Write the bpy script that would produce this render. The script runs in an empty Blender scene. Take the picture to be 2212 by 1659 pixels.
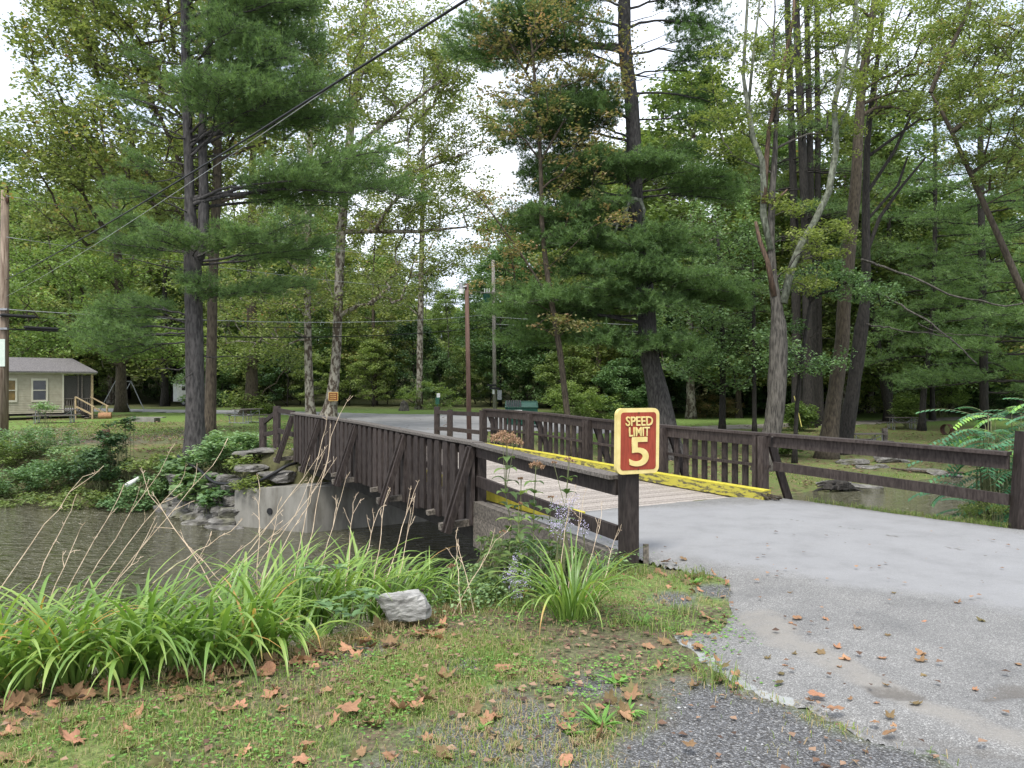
import bpy, math, random
import numpy as np
from mathutils import Vector
S = bpy.context.scene
C = S.collection
rng = np.random.default_rng(7)
random.seed(7)
PI = math.pi
# ------------------------------------------------------------------ camera, sky, light, exposure
EYE = 1.68
F = 1670.0
cam = bpy.data.cameras.new('camera'); camo = bpy.data.objects.new('camera', cam); C.objects.link(camo)
camo.location = (0, 0, EYE); camo.rotation_euler = (PI/2, 0, 0)
cam.sensor_width = 36; cam.lens = 36*F/2212; cam.clip_start = 0.05; cam.clip_end = 2000
S.camera = camo
SUN_EL, SUN_AZ = math.radians(58), math.radians(200)
w = bpy.data.worlds.new('World'); S.world = w; w.use_nodes = True
nt = w.node_tree; nt.nodes.clear()
out = nt.nodes.new('ShaderNodeOutputWorld'); bg = nt.nodes.new('ShaderNodeBackground')
sky = nt.nodes.new('ShaderNodeTexSky'); sky.sky_type = 'NISHITA'; sky.sun_disc = False
sky.sun_elevation = SUN_EL; sky.sun_rotation = SUN_AZ; sky.air_density = 1.0; sky.dust_density = 3.0
mx = nt.nodes.new('ShaderNodeMix'); mx.data_type = 'RGBA'
tc = nt.nodes.new('ShaderNodeTexCoord'); mp = nt.nodes.new('ShaderNodeMapping'); mp.inputs['Scale'].default_value = (1, 1, 2.6)
nz = nt.nodes.new('ShaderNodeTexNoise'); nz.inputs['Scale'].default_value = 2.2; nz.inputs['Detail'].default_value = 6
cr = nt.nodes.new('ShaderNodeValToRGB')
cr.color_ramp.elements[0].position = .40; cr.color_ramp.elements[0].color = (4.3, 4.9, 5.9, 1)
cr.color_ramp.elements[1].position = .62; cr.color_ramp.elements[1].color = (7.8, 8.0, 8.6, 1)
nt.links.new(tc.outputs['Generated'], mp.inputs['Vector']); nt.links.new(mp.outputs['Vector'], nz.inputs['Vector'])
nt.links.new(nz.outputs['Fac'], cr.inputs['Fac'])
mx.inputs[0].default_value = .86
nt.links.new(sky.outputs['Color'], mx.inputs[6]); nt.links.new(cr.outputs['Color'], mx.inputs[7])
nt.links.new(mx.outputs[2], bg.inputs['Color']); bg.inputs['Strength'].default_value = .10
nt.links.new(bg.outputs[0], out.inputs['Surface'])
sl = bpy.data.lights.new('sun', 'SUN'); sl.energy = 1.5; sl.angle = math.radians(16); sl.color = (1, .97, .92)
so = bpy.data.objects.new('sun', sl); C.objects.link(so)
_d = Vector((math.sin(SUN_AZ)*math.cos(SUN_EL), math.cos(SUN_AZ)*math.cos(SUN_EL), math.sin(SUN_EL)))
so.rotation_euler = (-_d).to_track_quat('-Z', 'Y').to_euler()
S.view_settings.view_transform = 'Standard'; S.view_settings.look = 'None'
S.view_settings.exposure = 1.4; S.view_settings.gamma = 1
S.cycles.max_bounces = 6; S.cycles.diffuse_bounces = 3; S.cycles.transmission_bounces = 4; S.cycles.transparent_max_bounces = 4

# ------------------------------------------------------------------ helpers
def W(px, py, Y):
    return np.array([(px-1106)/F*Y, Y, EYE-(py-829.5)/F*Y])
def G(px, py, z=0.0):
    Y = (EYE-z)*F/(py-829.5); return np.array([(px-1106)/F*Y, Y])
def vnoise(x, y, s=1.0, seed=0):
    x = np.asarray(x, float)/s+seed*17.3; y = np.asarray(y, float)/s-seed*9.1
    xi = np.floor(x); yi = np.floor(y); xf = x-xi; yf = y-yi
    def h(a, b):
        v = np.sin(a*127.1+b*311.7+seed*3.7)*43758.5453; return v-np.floor(v)
    u = xf*xf*(3-2*xf); v = yf*yf*(3-2*yf)
    return (h(xi, yi)*(1-u)+h(xi+1, yi)*u)*(1-v)+(h(xi, yi+1)*(1-u)+h(xi+1, yi+1)*u)*v
def fbm(x, y, s=1.0, seed=0, o=4):
    t = 0; a = .5; n = 0
    for k in range(o):
        t = t+a*vnoise(x, y, s/2**k, seed+k); n += a; a *= .5
    return t/n
def sst(a, b, x):
    t = np.clip((x-a)/(b-a), 0, 1); return t*t*(3-2*t)
def inside(px, py, poly):
    r = np.zeros(np.shape(px), bool); n = len(poly)
    for i in range(n):
        x1, y1 = poly[i]; x2, y2 = poly[(i+1) % n]
        if y1 == y2: continue
        c = ((y1 > py) != (y2 > py)) & (px < (x2-x1)*(py-y1)/(y2-y1)+x1)
        r ^= c
    return r
def pdist(px, py, line):
    d = np.full(np.shape(px), 1e9)
    for (x1, y1), (x2, y2) in zip(line[:-1], line[1:]):
        dx, dy = x2-x1, y2-y1; t = np.clip(((px-x1)*dx+(py-y1)*dy)/(dx*dx+dy*dy+1e-12), 0, 1)
        d = np.minimum(d, np.hypot(px-x1-t*dx, py-y1-t*dy))
    return d
def sdist(px, py, poly):
    p = list(poly)+[poly[0]]; d = pdist(px, py, p)
    return np.where(inside(px, py, poly), d, -d)

def tag(o, label=None, cat=None, group=None, kind=None):
    if label: o['label'] = label
    if cat: o['category'] = cat
    if group: o['group'] = group
    if kind: o['kind'] = kind
    return o
def thing(name, label, cat, loc=(0, 0, 0), group=None):
    o = bpy.data.objects.new(name, None); C.objects.link(o); o.location = [float(v) for v in loc]
    o.empty_display_size = .1
    return tag(o, label, cat, group)
def addmesh(name, V, FL, mat, parent=None, smooth=False, attrs=None, local=False):
    """V (n,3); FL list of face index arrays each (m,k)"""
    V = np.asarray(V, float)
    if parent is not None and not local:
        p = parent; off = np.zeros(3)
        while p is not None: off += np.array(p.location); p = p.parent
        V = V-off
    me = bpy.data.meshes.new(name)
    FL = [np.asarray(f, dtype=np.int32) for f in FL if len(f)]
    nl = sum(f.size for f in FL); nf = sum(f.shape[0] for f in FL)
    me.vertices.add(len(V)); me.vertices.foreach_set('co', V.astype(np.float32).ravel())
    me.loops.add(nl); me.polygons.add(nf)
    me.loops.foreach_set('vertex_index', np.concatenate([f.ravel() for f in FL]))
    tot = np.concatenate([np.full(f.shape[0], f.shape[1], np.int32) for f in FL])
    st = np.concatenate([[0], np.cumsum(tot)[:-1]]).astype(np.int32)
    me.polygons.foreach_set('loop_start', st)
    try: me.polygons.foreach_set('loop_total', tot)
    except Exception: pass
    me.polygons.foreach_set('use_smooth', np.full(nf, bool(smooth)))
    if attrs:
        for k, v in attrs.items():
            a = me.attributes.new(k, 'FLOAT', 'POINT'); a.data.foreach_set('value', np.asarray(v, np.float32))
    me.update(calc_edges=True)
    if mat: me.materials.append(mat)
    o = bpy.data.objects.new(name, me); C.objects.link(o)
    if parent is not None: o.parent = parent
    return o
class MB:
    def __init__(s): s.v = []; s.f = {3: [], 4: []}; s.n = 0; s.poly = []; s.r = []
    def add(s, V, Fs, r=.5):
        V = np.asarray(V, float).reshape(-1, 3)
        for f in Fs:
            f = np.asarray(f)
            if f.ndim == 1: f = f[None]
            s.f.setdefault(f.shape[1], []).append(f+s.n)
        s.v.append(V); s.n += len(V); s.r.append(np.full(len(V), r) if np.isscalar(r) else r)
        return s
    def box(s, c, size, axes=None, r=None):
        c = np.asarray(c, float); h = np.asarray(size, float)/2
        ax = np.eye(3) if axes is None else np.asarray(axes, float)
        q = np.array([[x, y, z] for z in (-1, 1) for y in (-1, 1) for x in (-1, 1)])*h
        return s.add(c+q@ax, [np.array([[0, 2, 3, 1], [4, 5, 7, 6], [0, 1, 5, 4], [2, 6, 7, 3], [0, 4, 6, 2], [1, 3, 7, 5]])], random.random() if r is None else r)
    def beam(s, a, b, w_, h_, up=(0, 0, 1), r=None, ext=0):
        a = np.asarray(a, float); b = np.asarray(b, float); d = b-a; L = np.linalg.norm(d); d = d/L
        sd = np.cross(d, up); sd /= np.linalg.norm(sd)+1e-9; u = np.cross(sd, d)
        return s.box((a+b)/2, (L+ext*2, w_, h_), [d, sd, u], r)
    def tube(s, P, R, sides=8, cap=True, r=None, wob=0):
        P = np.asarray(P, float); R = np.broadcast_to(np.asarray(R, float), (len(P),)); n = len(P)
        T = np.gradient(P, axis=0); T /= np.linalg.norm(T, axis=1)[:, None]+1e-9
        ref = np.array([0, 0, 1.]) if abs(T[:, 2]).mean() < .85 else np.array([1., 0, 0])
        A = np.cross(T, ref); A /= np.linalg.norm(A, axis=1)[:, None]+1e-9; B = np.cross(T, A)
        th = np.arange(sides)*2*PI/sides
        rr = R[:, None]*(1+(wob*(rng.random((n, sides))-.5) if wob else 0))
        V = P[:, None]+rr[..., None]*(np.cos(th)[None, :, None]*A[:, None]+np.sin(th)[None, :, None]*B[:, None])
        i = np.arange(n-1)[:, None]*sides; j = np.arange(sides)[None]; k = (j+1) % sides
        Q = np.stack([i+j, i+k, i+sides+k, i+sides+j], -1).reshape(-1, 4)
        fs = [Q]
        if cap and sides <= 16: fs += [np.arange(sides)[::-1], (n-1)*sides+np.arange(sides)]
        return s.add(V.reshape(-1, 3), fs, random.random() if r is None else r)
    def build(s, name, mat, parent=None, smooth=False):
        V = np.concatenate(s.v); FL = [np.concatenate(f) for f in s.f.values() if len(f)]
        return addmesh(name, V, FL, mat, parent, smooth, {'rnd': np.concatenate(s.r)})

# ---- materials
MATS = {}
def newmat(name):
    m = bpy.data.materials.new(name); m.use_nodes = True; n = m.node_tree; n.nodes.clear()
    o = n.nodes.new('ShaderNodeOutputMaterial'); p = n.nodes.new('ShaderNodeBsdfPrincipled')
    n.links.new(p.outputs[0], o.inputs[0]); MATS[name] = m
    return m, n, p, o
def ramp(n, fac, stops, interp='LINEAR'):
    r = n.nodes.new('ShaderNodeValToRGB'); e = r.color_ramp.elements; r.color_ramp.interpolation = interp
    while len(e) < len(stops): e.new(.5)
    for k, (p, c) in enumerate(stops): e[k].position = p; e[k].color = (*c, 1)
    n.links.new(fac, r.inputs[0]); return r.outputs[0]
def noise(n, scale, detail=4, stretch=(1, 1, 1), coord='Object', rough=.55, dist=0):
    t = n.nodes.new('ShaderNodeTexCoord'); mpp = n.nodes.new('ShaderNodeMapping'); mpp.inputs['Scale'].default_value = stretch
    z = n.nodes.new('ShaderNodeTexNoise'); z.inputs['Scale'].default_value = scale; z.inputs['Detail'].default_value = detail
    z.inputs['Roughness'].default_value = rough; z.inputs['Distortion'].default_value = dist
    n.links.new(t.outputs[coord], mpp.inputs[0]); n.links.new(mpp.outputs[0], z.inputs['Vector']); return z.outputs['Fac']
def voro(n, scale, stretch=(1, 1, 1), feat='F1', out='Distance'):
    t = n.nodes.new('ShaderNodeTexCoord'); mpp = n.nodes.new('ShaderNodeMapping'); mpp.inputs['Scale'].default_value = stretch
    z = n.nodes.new('ShaderNodeTexVoronoi'); z.inputs['Scale'].default_value = scale; z.feature = feat
    n.links.new(t.outputs['Object'], mpp.inputs[0]); n.links.new(mpp.outputs[0], z.inputs['Vector']); return z.outputs[out]
def mixc(n, fac, a, b, mode='MIX'):
    m = n.nodes.new('ShaderNodeMix'); m.data_type = 'RGBA'; m.blend_type = mode
    for sock, v in ((m.inputs[0], fac), (m.inputs[6], a), (m.inputs[7], b)):
        if isinstance(v, (int, float)): sock.default_value = v
        elif isinstance(v, tuple): sock.default_value = (*v, 1)
        else: n.links.new(v, sock)
    return m.outputs[2]
def mth(n, op, a, b=0.0):
    m = n.nodes.new('ShaderNodeMath'); m.operation = op; m.use_clamp = False
    for i, v in enumerate((a, b)):
        if isinstance(v, (int, float)): m.inputs[i].default_value = v
        else: n.links.new(v, m.inputs[i])
    return m.outputs[0]
def attr(n, name):
    a = n.nodes.new('ShaderNodeAttribute'); a.attribute_name = name; return a.outputs['Fac']
def bump(n, p, h, strength=.5, dist=.02):
    b = n.nodes.new('ShaderNodeBump'); b.inputs['Strength'].default_value = strength; b.inputs['Distance'].default_value = dist
    n.links.new(h, b.inputs['Height']); n.links.new(b.outputs[0], p.inputs['Normal'])
def simple(name, c1, c2, scale=8, rough=.7, b=.3, bd=.01, stretch=(1, 1, 1), detail=5, spec=.3, rndmix=0, metal=0, lo=.35, hi=.65):
    m, n, p, o = newmat(name)
    nf = noise(n, scale, detail, stretch)
    col = ramp(n, nf, [(lo, c1), (hi, c2)])
    if rndmix:
        k = ramp(n, attr(n, 'rnd'), [(0, (1-rndmix,)*3), (1, (1+rndmix,)*3)])
        col = mixc(n, 1.0, col, k, 'MULTIPLY')
    n.links.new(col, p.inputs['Base Color']); p.inputs['Roughness'].default_value = rough
    p.inputs['Specular IOR Level'].default_value = spec; p.inputs['Metallic'].default_value = metal
    if b: bump(n, p, nf, b, bd)
    return m
def leafmat(name, stops, trans=.35, rough=.5, objvar=.25, spec=.3):
    m, n, p, o = newmat(name)
    col = ramp(n, attr(n, 'rnd'), stops)
    oi = n.nodes.new('ShaderNodeObjectInfo')
    k = ramp(n, oi.outputs['Random'], [(0, (1-objvar, 1-objvar*.6, 1-objvar)), (1, (1+objvar, 1+objvar*.6, 1+objvar*.4))])
    col = mixc(n, 1.0, col, k, 'MULTIPLY')
    n.links.new(col, p.inputs['Base Color']); p.inputs['Roughness'].default_value = rough; p.inputs['Specular IOR Level'].default_value = spec
    t = n.nodes.new('ShaderNodeBsdfTranslucent'); ms = n.nodes.new('ShaderNodeMixShader'); ms.inputs[0].default_value = trans
    tc_ = mixc(n, 1.0, col, (1.3, 1.35, .7), 'MULTIPLY'); n.links.new(tc_, t.inputs[0])
    n.links.new(p.outputs[0], ms.inputs[1]); n.links.new(t.outputs[0], ms.inputs[2]); n.links.new(ms.outputs[0], o.inputs[0])
    return m
leafmat('pine_a', [(0, (.065, .115, .045)), (.5, (.145, .235, .088)), (1, (.25, .37, .15))], .42, .5, .05)
leafmat('pine_far', [(0, (.06, .105, .042)), (.6, (.135, .21, .08)), (1, (.22, .32, .125))], .35, .5, .15)
leafmat('sycamore', [(0, (.10, .13, .045)), (.45, (.21, .26, .095)), (.8, (.33, .37, .14)), (.92, (.38, .30, .13)), (1, (.40, .22, .12))], .4, .45, .08)
leafmat('maple', [(0, (.085, .13, .045)), (.5, (.185, .265, .09)), (1, (.32, .41, .15))], .4, .5, .25)
leafmat('forest', [(0, (.08, .115, .045)), (.5, (.18, .24, .085)), (.93, (.31, .37, .14)), (1, (.40, .30, .12))], .35, .5, .3)
leafmat('lime', [(0, (.11, .15, .045)), (.5, (.21, .27, .085)), (1, (.34, .38, .14))], .45, .5, .1)
leafmat('autumn', [(0, (.15, .16, .07)), (.4, (.25, .25, .11)), (.7, (.38, .28, .15)), (1, (.44, .23, .15))], .4, .5, .1)
leafmat('shrub', [(0, (.065, .115, .055)), (.5, (.15, .25, .11)), (1, (.27, .38, .18))], .3, .45, .2)
leafmat('knotweed', [(0, (.13, .21, .10)), (.6, (.25, .38, .19)), (1, (.38, .52, .28))], .35, .45, .05)
leafmat('darkleaf', [(0, (.03, .06, .03)), (.7, (.07, .13, .055)), (1, (.12, .20, .08))], .25, .5, .1)
leafmat('ailanthus', [(0, (.05, .15, .08)), (.7, (.10, .26, .13)), (.9, (.18, .36, .12)), (1, (.35, .60, .1))], .35, .4, .05)
leafmat('daylily', [(0, (.08, .15, .03)), (.5, (.19, .32, .07)), (.9, (.33, .44, .12)), (.94, (.5, .45, .12)), (1, (.5, .30, .1))], .35, .35, .08, .5)
leafmat('grass', [(0, (.08, .12, .03)), (.45, (.17, .26, .055)), (.62, (.27, .33, .10)), (.72, (.36, .30, .15)), (1, (.42, .31, .19))], .3, .6, 0)
leafmat('clover', [(0, (.09, .20, .04)), (1, (.22, .42, .09))], .3, .5, 0)
leafmat('joe', [(0, (.06, .10, .035)), (.6, (.16, .24, .08)), (.9, (.26, .32, .10)), (1, (.36, .26, .1))], .35, .5, .1)
leafmat('litter', [(0, (.07, .042, .03)), (.5, (.16, .095, .062)), (1, (.34, .22, .145))], .15, .7, 0)
leafmat('aster', [(0, (.42, .36, .62)), (1, (.72, .66, .88))], .3, .6, 0)
leafmat('seedhead', [(0, (.22, .12, .07)), (1, (.5, .33, .22))], .2, .8, 0)
m_leaf = leafmat('fallen', [(0, (.17, .095, .065)), (1, (.35, .215, .14))], .08, .75, .55, .15)
simple('bark_pine', (.026, .024, .023), (.088, .081, .076), 5, .9, .9, .04, (3, 3, .8), 6)
simple('bark_brown', (.036, .028, .02), (.105, .085, .06), 6, .9, .8, .03, (3, 3, .7), 6)
simple('bark_dark', (.014, .0125, .011), (.045, .04, .034), 6, .9, .7, .03, (3, 3, .8), 6)
simple('bark_grey', (.03, .027, .023), (.13, .118, .10), 5, .9, .9, .04, (3.5, 3.5, .6), 7)
simple('bark_lichen', (.06, .065, .045), (.23, .245, .185), 7, .9, .6, .02, (1.5, 1.5, .8), 6)
simple('bark_mottled', (.08, .06, .045), (.34, .31, .26), 3.2, .8, .4, .02, (1.6, 1.6, .9), 4, lo=.44, hi=.56)
simple('bark_red', (.045, .032, .025), (.17, .11, .075), 6, .9, .8, .03, (4, 4, .5), 6)
simple('paint_wood', (.026, .0195, .0175), (.060, .048, .042), 7, .72, .5, .008, (5, 5, 1.2), 8, rndmix=.24, spec=.2)
simple('cap_wood', (.06, .052, .046), (.17, .15, .13), 14, .8, .4, .005, (3, 3, 3), 6, rndmix=.15)
simple('raw_wood', (.06, .052, .042), (.19, .165, .135), 14, .85, .5, .006, (2, 2, 2), 6, rndmix=.2)
simple('deck_wood', (.23, .20, .175), (.40, .355, .31), 10, .85, .4, .004, (4, 2, 2), 6, rndmix=.16)
simple('kerb_yellow', (.42, .36, .035), (.56, .49, .06), 12, .7, .4, .005, (1, 1, 1), 6)
simple('beam_dark', (.012, .011, .009), (.03, .027, .023), 8, .9, .4, .01)  # girder tone, kept near black so the lower edging boards read as shade
simple('rust', (.04, .02, .014), (.10, .048, .03), 12, .85, .4, .01)
simple('galv', (.22, .225, .23), (.34, .345, .35), 10, .45, .1, .002, metal=.4)
simple('white_metal', (.62, .63, .63), (.74, .75, .75), 3, .4, 0)
simple('black', (.012, .012, .013), (.02, .02, .02), 6, .5, .1)
simple('cable_black', (.010, .010, .011), (.016, .016, .017), 6, .55, 0)
simple('cable_grey', (.30, .31, .30), (.45, .46, .45), 6, .5, 0)
simple('glassy', (.012, .014, .014), (.03, .033, .03), 2, .08, 0, spec=.6)
simple('amber_pane', (.10, .07, .02), (.2, .13, .04), 3, .2, 0)
simple('siding', (.33, .30, .22), (.40, .365, .275), 4, .7, .1, .003, rndmix=.05)
simple('trim', (.46, .43, .34), (.52, .49, .40), 4, .6, 0)
simple('shingle', (.09, .085, .085), (.19, .175, .17), 16, .9, .3, .01, (1, 1, 1), 6)
simple('screen', (.03, .028, .025), (.06, .055, .05), 30, .7, 0)
simple('treated', (.26, .19, .11), (.42, .33, .19), 9, .8, .2, .005, rndmix=.15)
simple('table_wood', (.07, .06, .05), (.15, .13, .115), 9, .8, .2, .005, rndmix=.12)
simple('pole_wood', (.11, .075, .052), (.28, .22, .165), 4, .85, .4, .01, (5, 5, .4), 6)
simple('pole_grey', (.20, .175, .15), (.36, .33, .29), 4, .85, .4, .01, (5, 5, .4), 6)
simple('pole_brown', (.085, .05, .038), (.15, .09, .07), 4, .85, .4, .01, (5, 5, .4), 6)
simple('dumpster_green', (.006, .05, .032), (.012, .075, .048), 4, .5, .1)
simple('sign_red', (.22, .034, .016), (.31, .052, .026), 7, .6, .15, .002, (6, 6, 1))
simple('sign_cream', (.60, .47, .17), (.70, .58, .25), 9, .55, .1, .002)
simple('sign_brown', (.17, .05, .02), (.22, .07, .03), 9, .6, 0)
simple('sign_orange', (.65, .42, .12), (.75, .52, .2), 9, .6, 0)
simple('green_metal', (.02, .09, .05), (.03, .12, .07), 9, .5, 0)
simple('white_plain', (.66, .66, .62), (.78, .78, .75), 6, .6, 0)
simple('pale_green', (.50, .58, .5), (.6, .66, .58), 6, .6, 0)
simple('wm_yellow', (.62, .5, .05), (.68, .56, .08), 6, .6, 0)
simple('dry_stem', (.42, .31, .21), (.66, .53, .38), 20, .8, .2, .002)
simple('green_stem', (.10, .12, .05), (.2, .2, .1), 20, .8, 0)
simple('log_orange', (.25, .13, .065), (.38, .21, .11), 9, .8, .2)
simple('yellow_guard', (.65, .55, .15), (.75, .66, .22), 9, .6, 0)
simple('pipe_white', (.66, .66, .62), (.78, .77, .73), 9, .45, 0)
# rock
m, n, p, o = newmat('rock')
nf = noise(n, 5, 9, (1, 1, 2.2), rough=.65, dist=.6); n2 = noise(n, 2.1, 4)
col = ramp(n, nf, [(.3, (.035, .032, .027)), (.5, (.13, .122, .108)), (.72, (.29, .277, .255))])
col = mixc(n, ramp(n, n2, [(.52, (0, 0, 0)), (.68, (.6, .6, .6))]), col, (.12, .12, .055))
n.links.new(col, p.inputs['Base Color']); p.inputs['Roughness'].default_value = .85; bump(n, p, nf, 1.0, .05)
simple('rock_pale', (.13, .125, .115), (.42, .41, .385), 7, .85, .9, .03, (1, 1, 2), 9)
# concrete
m, n, p, o = newmat('concrete')
nf = noise(n, 3.2, 8, (1.2, 1.2, .35), rough=.65); n2 = noise(n, 40, 3)
col = ramp(n, nf, [(.3, (.12, .11, .088)), (.5, (.215, .205, .175)), (.75, (.30, .285, .25))])
n.links.new(col, p.inputs['Base Color']); p.inputs['Roughness'].default_value = .85; bump(n, p, n2, .25, .006)
# worn yellow timber
m, n, p, o = newmat('kerb_worn')
nf = noise(n, 5, 8, (1, 1, 4), rough=.7); col = mixc(n, ramp(n, nf, [(.49, (0, 0, 0)), (.56, (1, 1, 1))]), (.44, .39, .05), (.10, .088, .045))
n.links.new(col, p.inputs['Base Color']); p.inputs['Roughness'].default_value = .75; bump(n, p, nf, .6, .01)
# water
m, n, p, o = newmat('water')
n1 = noise(n, 4.5, 3, (.7, 1.6, 1), rough=.55, dist=.5); n2 = noise(n, .35, 3)
col = ramp(n, n2, [(.3, (.07, .066, .036)), (.7, (.105, .10, .058))])
n.links.new(col, p.inputs['Base Color']); p.inputs['Roughness'].default_value = .04; p.inputs['IOR'].default_value = 1.33
p.inputs['Specular IOR Level'].default_value = .5; bump(n, p, n1, 1.0, .5)
# ground (soil, lawn, gravel by vertex masks)
m, n, p, o = newmat('ground')
big = noise(n, .55, 5, rough=.6); fine = noise(n, 26, 6, rough=.7); mid = noise(n, 4.5, 6, rough=.65); vfine = noise(n, 90, 3)
soil = ramp(n, fine, [(.3, (.045, .037, .03)), (.52, (.11, .092, .07)), (.75, (.23, .18, .135))])
lawn = ramp(n, fine, [(.3, (.055, .085, .025)), (.5, (.13, .20, .05)), (.72, (.22, .29, .085))])
litter = ramp(n, mth(n, 'ADD', mth(n, 'MULTIPLY', mid, .5), mth(n, 'MULTIPLY', fine, .5)), [(.38, (.05, .032, .022)), (.5, (.13, .08, .053)), (.62, (.27, .17, .115))])
lawnlit = mixc(n, ramp(n, mth(n, 'ADD', mth(n, 'MULTIPLY', mid, .5), mth(n, 'MULTIPLY', vfine, .5)), [(.46, (0, 0, 0)), (.56, (1, 1, 1))]), lawn, litter)
vg = voro(n, 95, out='Color'); vgd = voro(n, 95)
sep = n.nodes.new('ShaderNodeSeparateColor'); n.links.new(vg, sep.inputs[0])
grav = ramp(n, sep.outputs[0], [(0, (.085, .084, .082)), (.45, (.165, .167, .172)), (.8, (.25, .252, .255)), (1, (.40, .40, .39))])
grav = mixc(n, ramp(n, vgd, [(.35, (0, 0, 0)), (.75, (.7, .7, .7))]), grav, (.085, .078, .07))
col = mixc(n, attr(n, 'lawn'), soil, lawn); col = mixc(n, attr(n, 'litter'), col, lawnlit)
col = mixc(n, attr(n, 'gravel'), col, grav); col = mixc(n, attr(n, 'bank'), col, ramp(n, mid, [(.3, (.045, .04, .022)), (.6, (.10, .10, .045)), (.8, (.17, .12, .08))]))
n.links.new(col, p.inputs['Base Color']); p.inputs['Roughness'].default_value = .95; p.inputs['Specular IOR Level'].default_value = .15
bump(n, p, mth(n, 'ADD', fine, mth(n, 'MULTIPLY', vgd, mth(n, 'MULTIPLY', attr(n, 'gravel'), -1.2))), .8, .02)
# asphalt
m, n, p, o = newmat('asphalt')
fine = noise(n, 110, 5, rough=.75); mid = noise(n, 1.6, 7, (1, 1, 1), rough=.65); vv = voro(n, 190, out='Color')
sep = n.nodes.new('ShaderNodeSeparateColor'); n.links.new(vv, sep.inputs[0])
agg = ramp(n, sep.outputs[0], [(0, (.125, .123, .118)), (.5, (.19, .187, .18)), (.85, (.25, .246, .238)), (1, (.38, .375, .36))])
agg = mixc(n, 1.0, agg, ramp(n, mid, [(.3, (.74, .74, .74)), (.7, (1.15, 1.14, 1.12))]), 'MULTIPLY')
sm = ramp(n, noise(n, 2.2, 8, (1, 1, 1), rough=.7), [(.3, (.205, .204, .204)), (.5, (.255, .254, .254)), (.7, (.275, .274, .276))])
lt = ramp(n, mth(n, 'ADD', attr(n, 'light'), mth(n, 'MULTIPLY', mth(n, 'SUBTRACT', noise(n, 5, 10, rough=.78), .5), 1.5)), [(.2, (0, 0, 0)), (.85, (.78, .78, .78))])
col = mixc(n, lt, agg, sm)
sd = ramp(n, mth(n, 'ADD', attr(n, 'sand'), mth(n, 'MULTIPLY', mth(n, 'SUBTRACT', noise(n, 7, 8, rough=.8), .5), 1.1)), [(.4, (0, 0, 0)), (.8, (.8, .8, .8))])
col = mixc(n, sd, col, mixc(n, fine, (.20, .185, .16), (.30, .28, .25)))
dk = ramp(n, mth(n, 'ADD', attr(n, 'dark'), mth(n, 'MULTIPLY', mth(n, 'SUBTRACT', noise(n, 12, 8, rough=.8), .5), 1.2)), [(.45, (0, 0, 0)), (.8, (.85, .85, .85))])
col = mixc(n, dk, col, mixc(n, fine, (.06, .055, .05), (.17, .155, .135)))
wt = ramp(n, mth(n, 'ADD', attr(n, 'paint'), mth(n, 'MULTIPLY', mth(n, 'SUBTRACT', noise(n, 16, 8, rough=.8), .5), 1.4)), [(.55, (0, 0, 0)), (.7, (.85, .85, .85))])
col = mixc(n, wt, col, (.33, .34, .33))
n.links.new(col, p.inputs['Base Color']); p.inputs['Roughness'].default_value = .8; p.inputs['Specular IOR Level'].default_value = .3
bump(n, p, mth(n, 'ADD', mth(n, 'MULTIPLY', fine, .4), mth(n, 'MULTIPLY', sep.outputs[0], mth(n, 'SUBTRACT', .6, mth(n, 'MULTIPLY', lt, .5)))), .6, .008)
simple('far_road', (.20, .198, .195), (.27, .265, .26), 1.2, .85, .2, .01, detail=7)
simple('far_track', (.17, .155, .13), (.26, .235, .205), 1.2, .9, .3, .01, detail=7)
mt = MATS
# ------------------------------------------------------------------ terrain
WZ = -1.68
NEAR = [(-26, -3), (-12, 1.6), (-6, 3.3), (-2.9, 4.35), (-1.7, 4.72), (-.95, 5.4), (-.45, 6.0), (.35, 6.65), (1.1, 7.25), (.92, 7.9), (-.1, 10.0), (.1, 10.4), (3.95, 12.6), (4.25, 11.4), (5.1, 10.1), (6.05, 8.95), (7.6, 7.6), (12, 4), (30, -6), (30, -30), (-26, -30)]
FARE = [(-60, 30), (-30, 26), (-14.5, 21.96), (-10.9, 20.98), (-9.57, 20.5), (-6.57, 18.5), (-4.7, 17.75), (.6, 20.8), (3.2, 20.6), (5.2, 21.8), (8.9, 23.87), (11, 25.2), (14.4, 27), (16.2, 28), (24, 30), (60, 34), (260, 40), (260, 420), (-260, 420), (-260, 60)]
def htop(x, y):
    t = sst(-.08, .16, x/np.maximum(y, 5))
    left = np.full(np.shape(x), -.5)
    right = np.interp(y, [20, 24, 38, 50, 60, 80], [-1.60, -1.56, -1.45, -1.2, -1.0, -.9])
    b = left*(1-t)+right*t
    ax = pdist(x, y, [(-3.1, 19.0), (-3.3, 21.5), (-3.6, 25)])
    bd = pdist(x, y, [(-5.3, 19.6), (-.4, 20.2)])
    k = np.exp(-(ax/3.4)**2)*(1-sst(23, 36, y))
    b = b*(1-k)+(.06)*k
    k2 = np.exp(-(bd/2.2)**2); b = b*(1-k2*.9)+.05*k2*.9
    b = b+.12*(fbm(x, y, 5, 3)-.5)*sst(24, 34, y)
    b = b+11*sst(84, 170, y)
    return b
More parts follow.
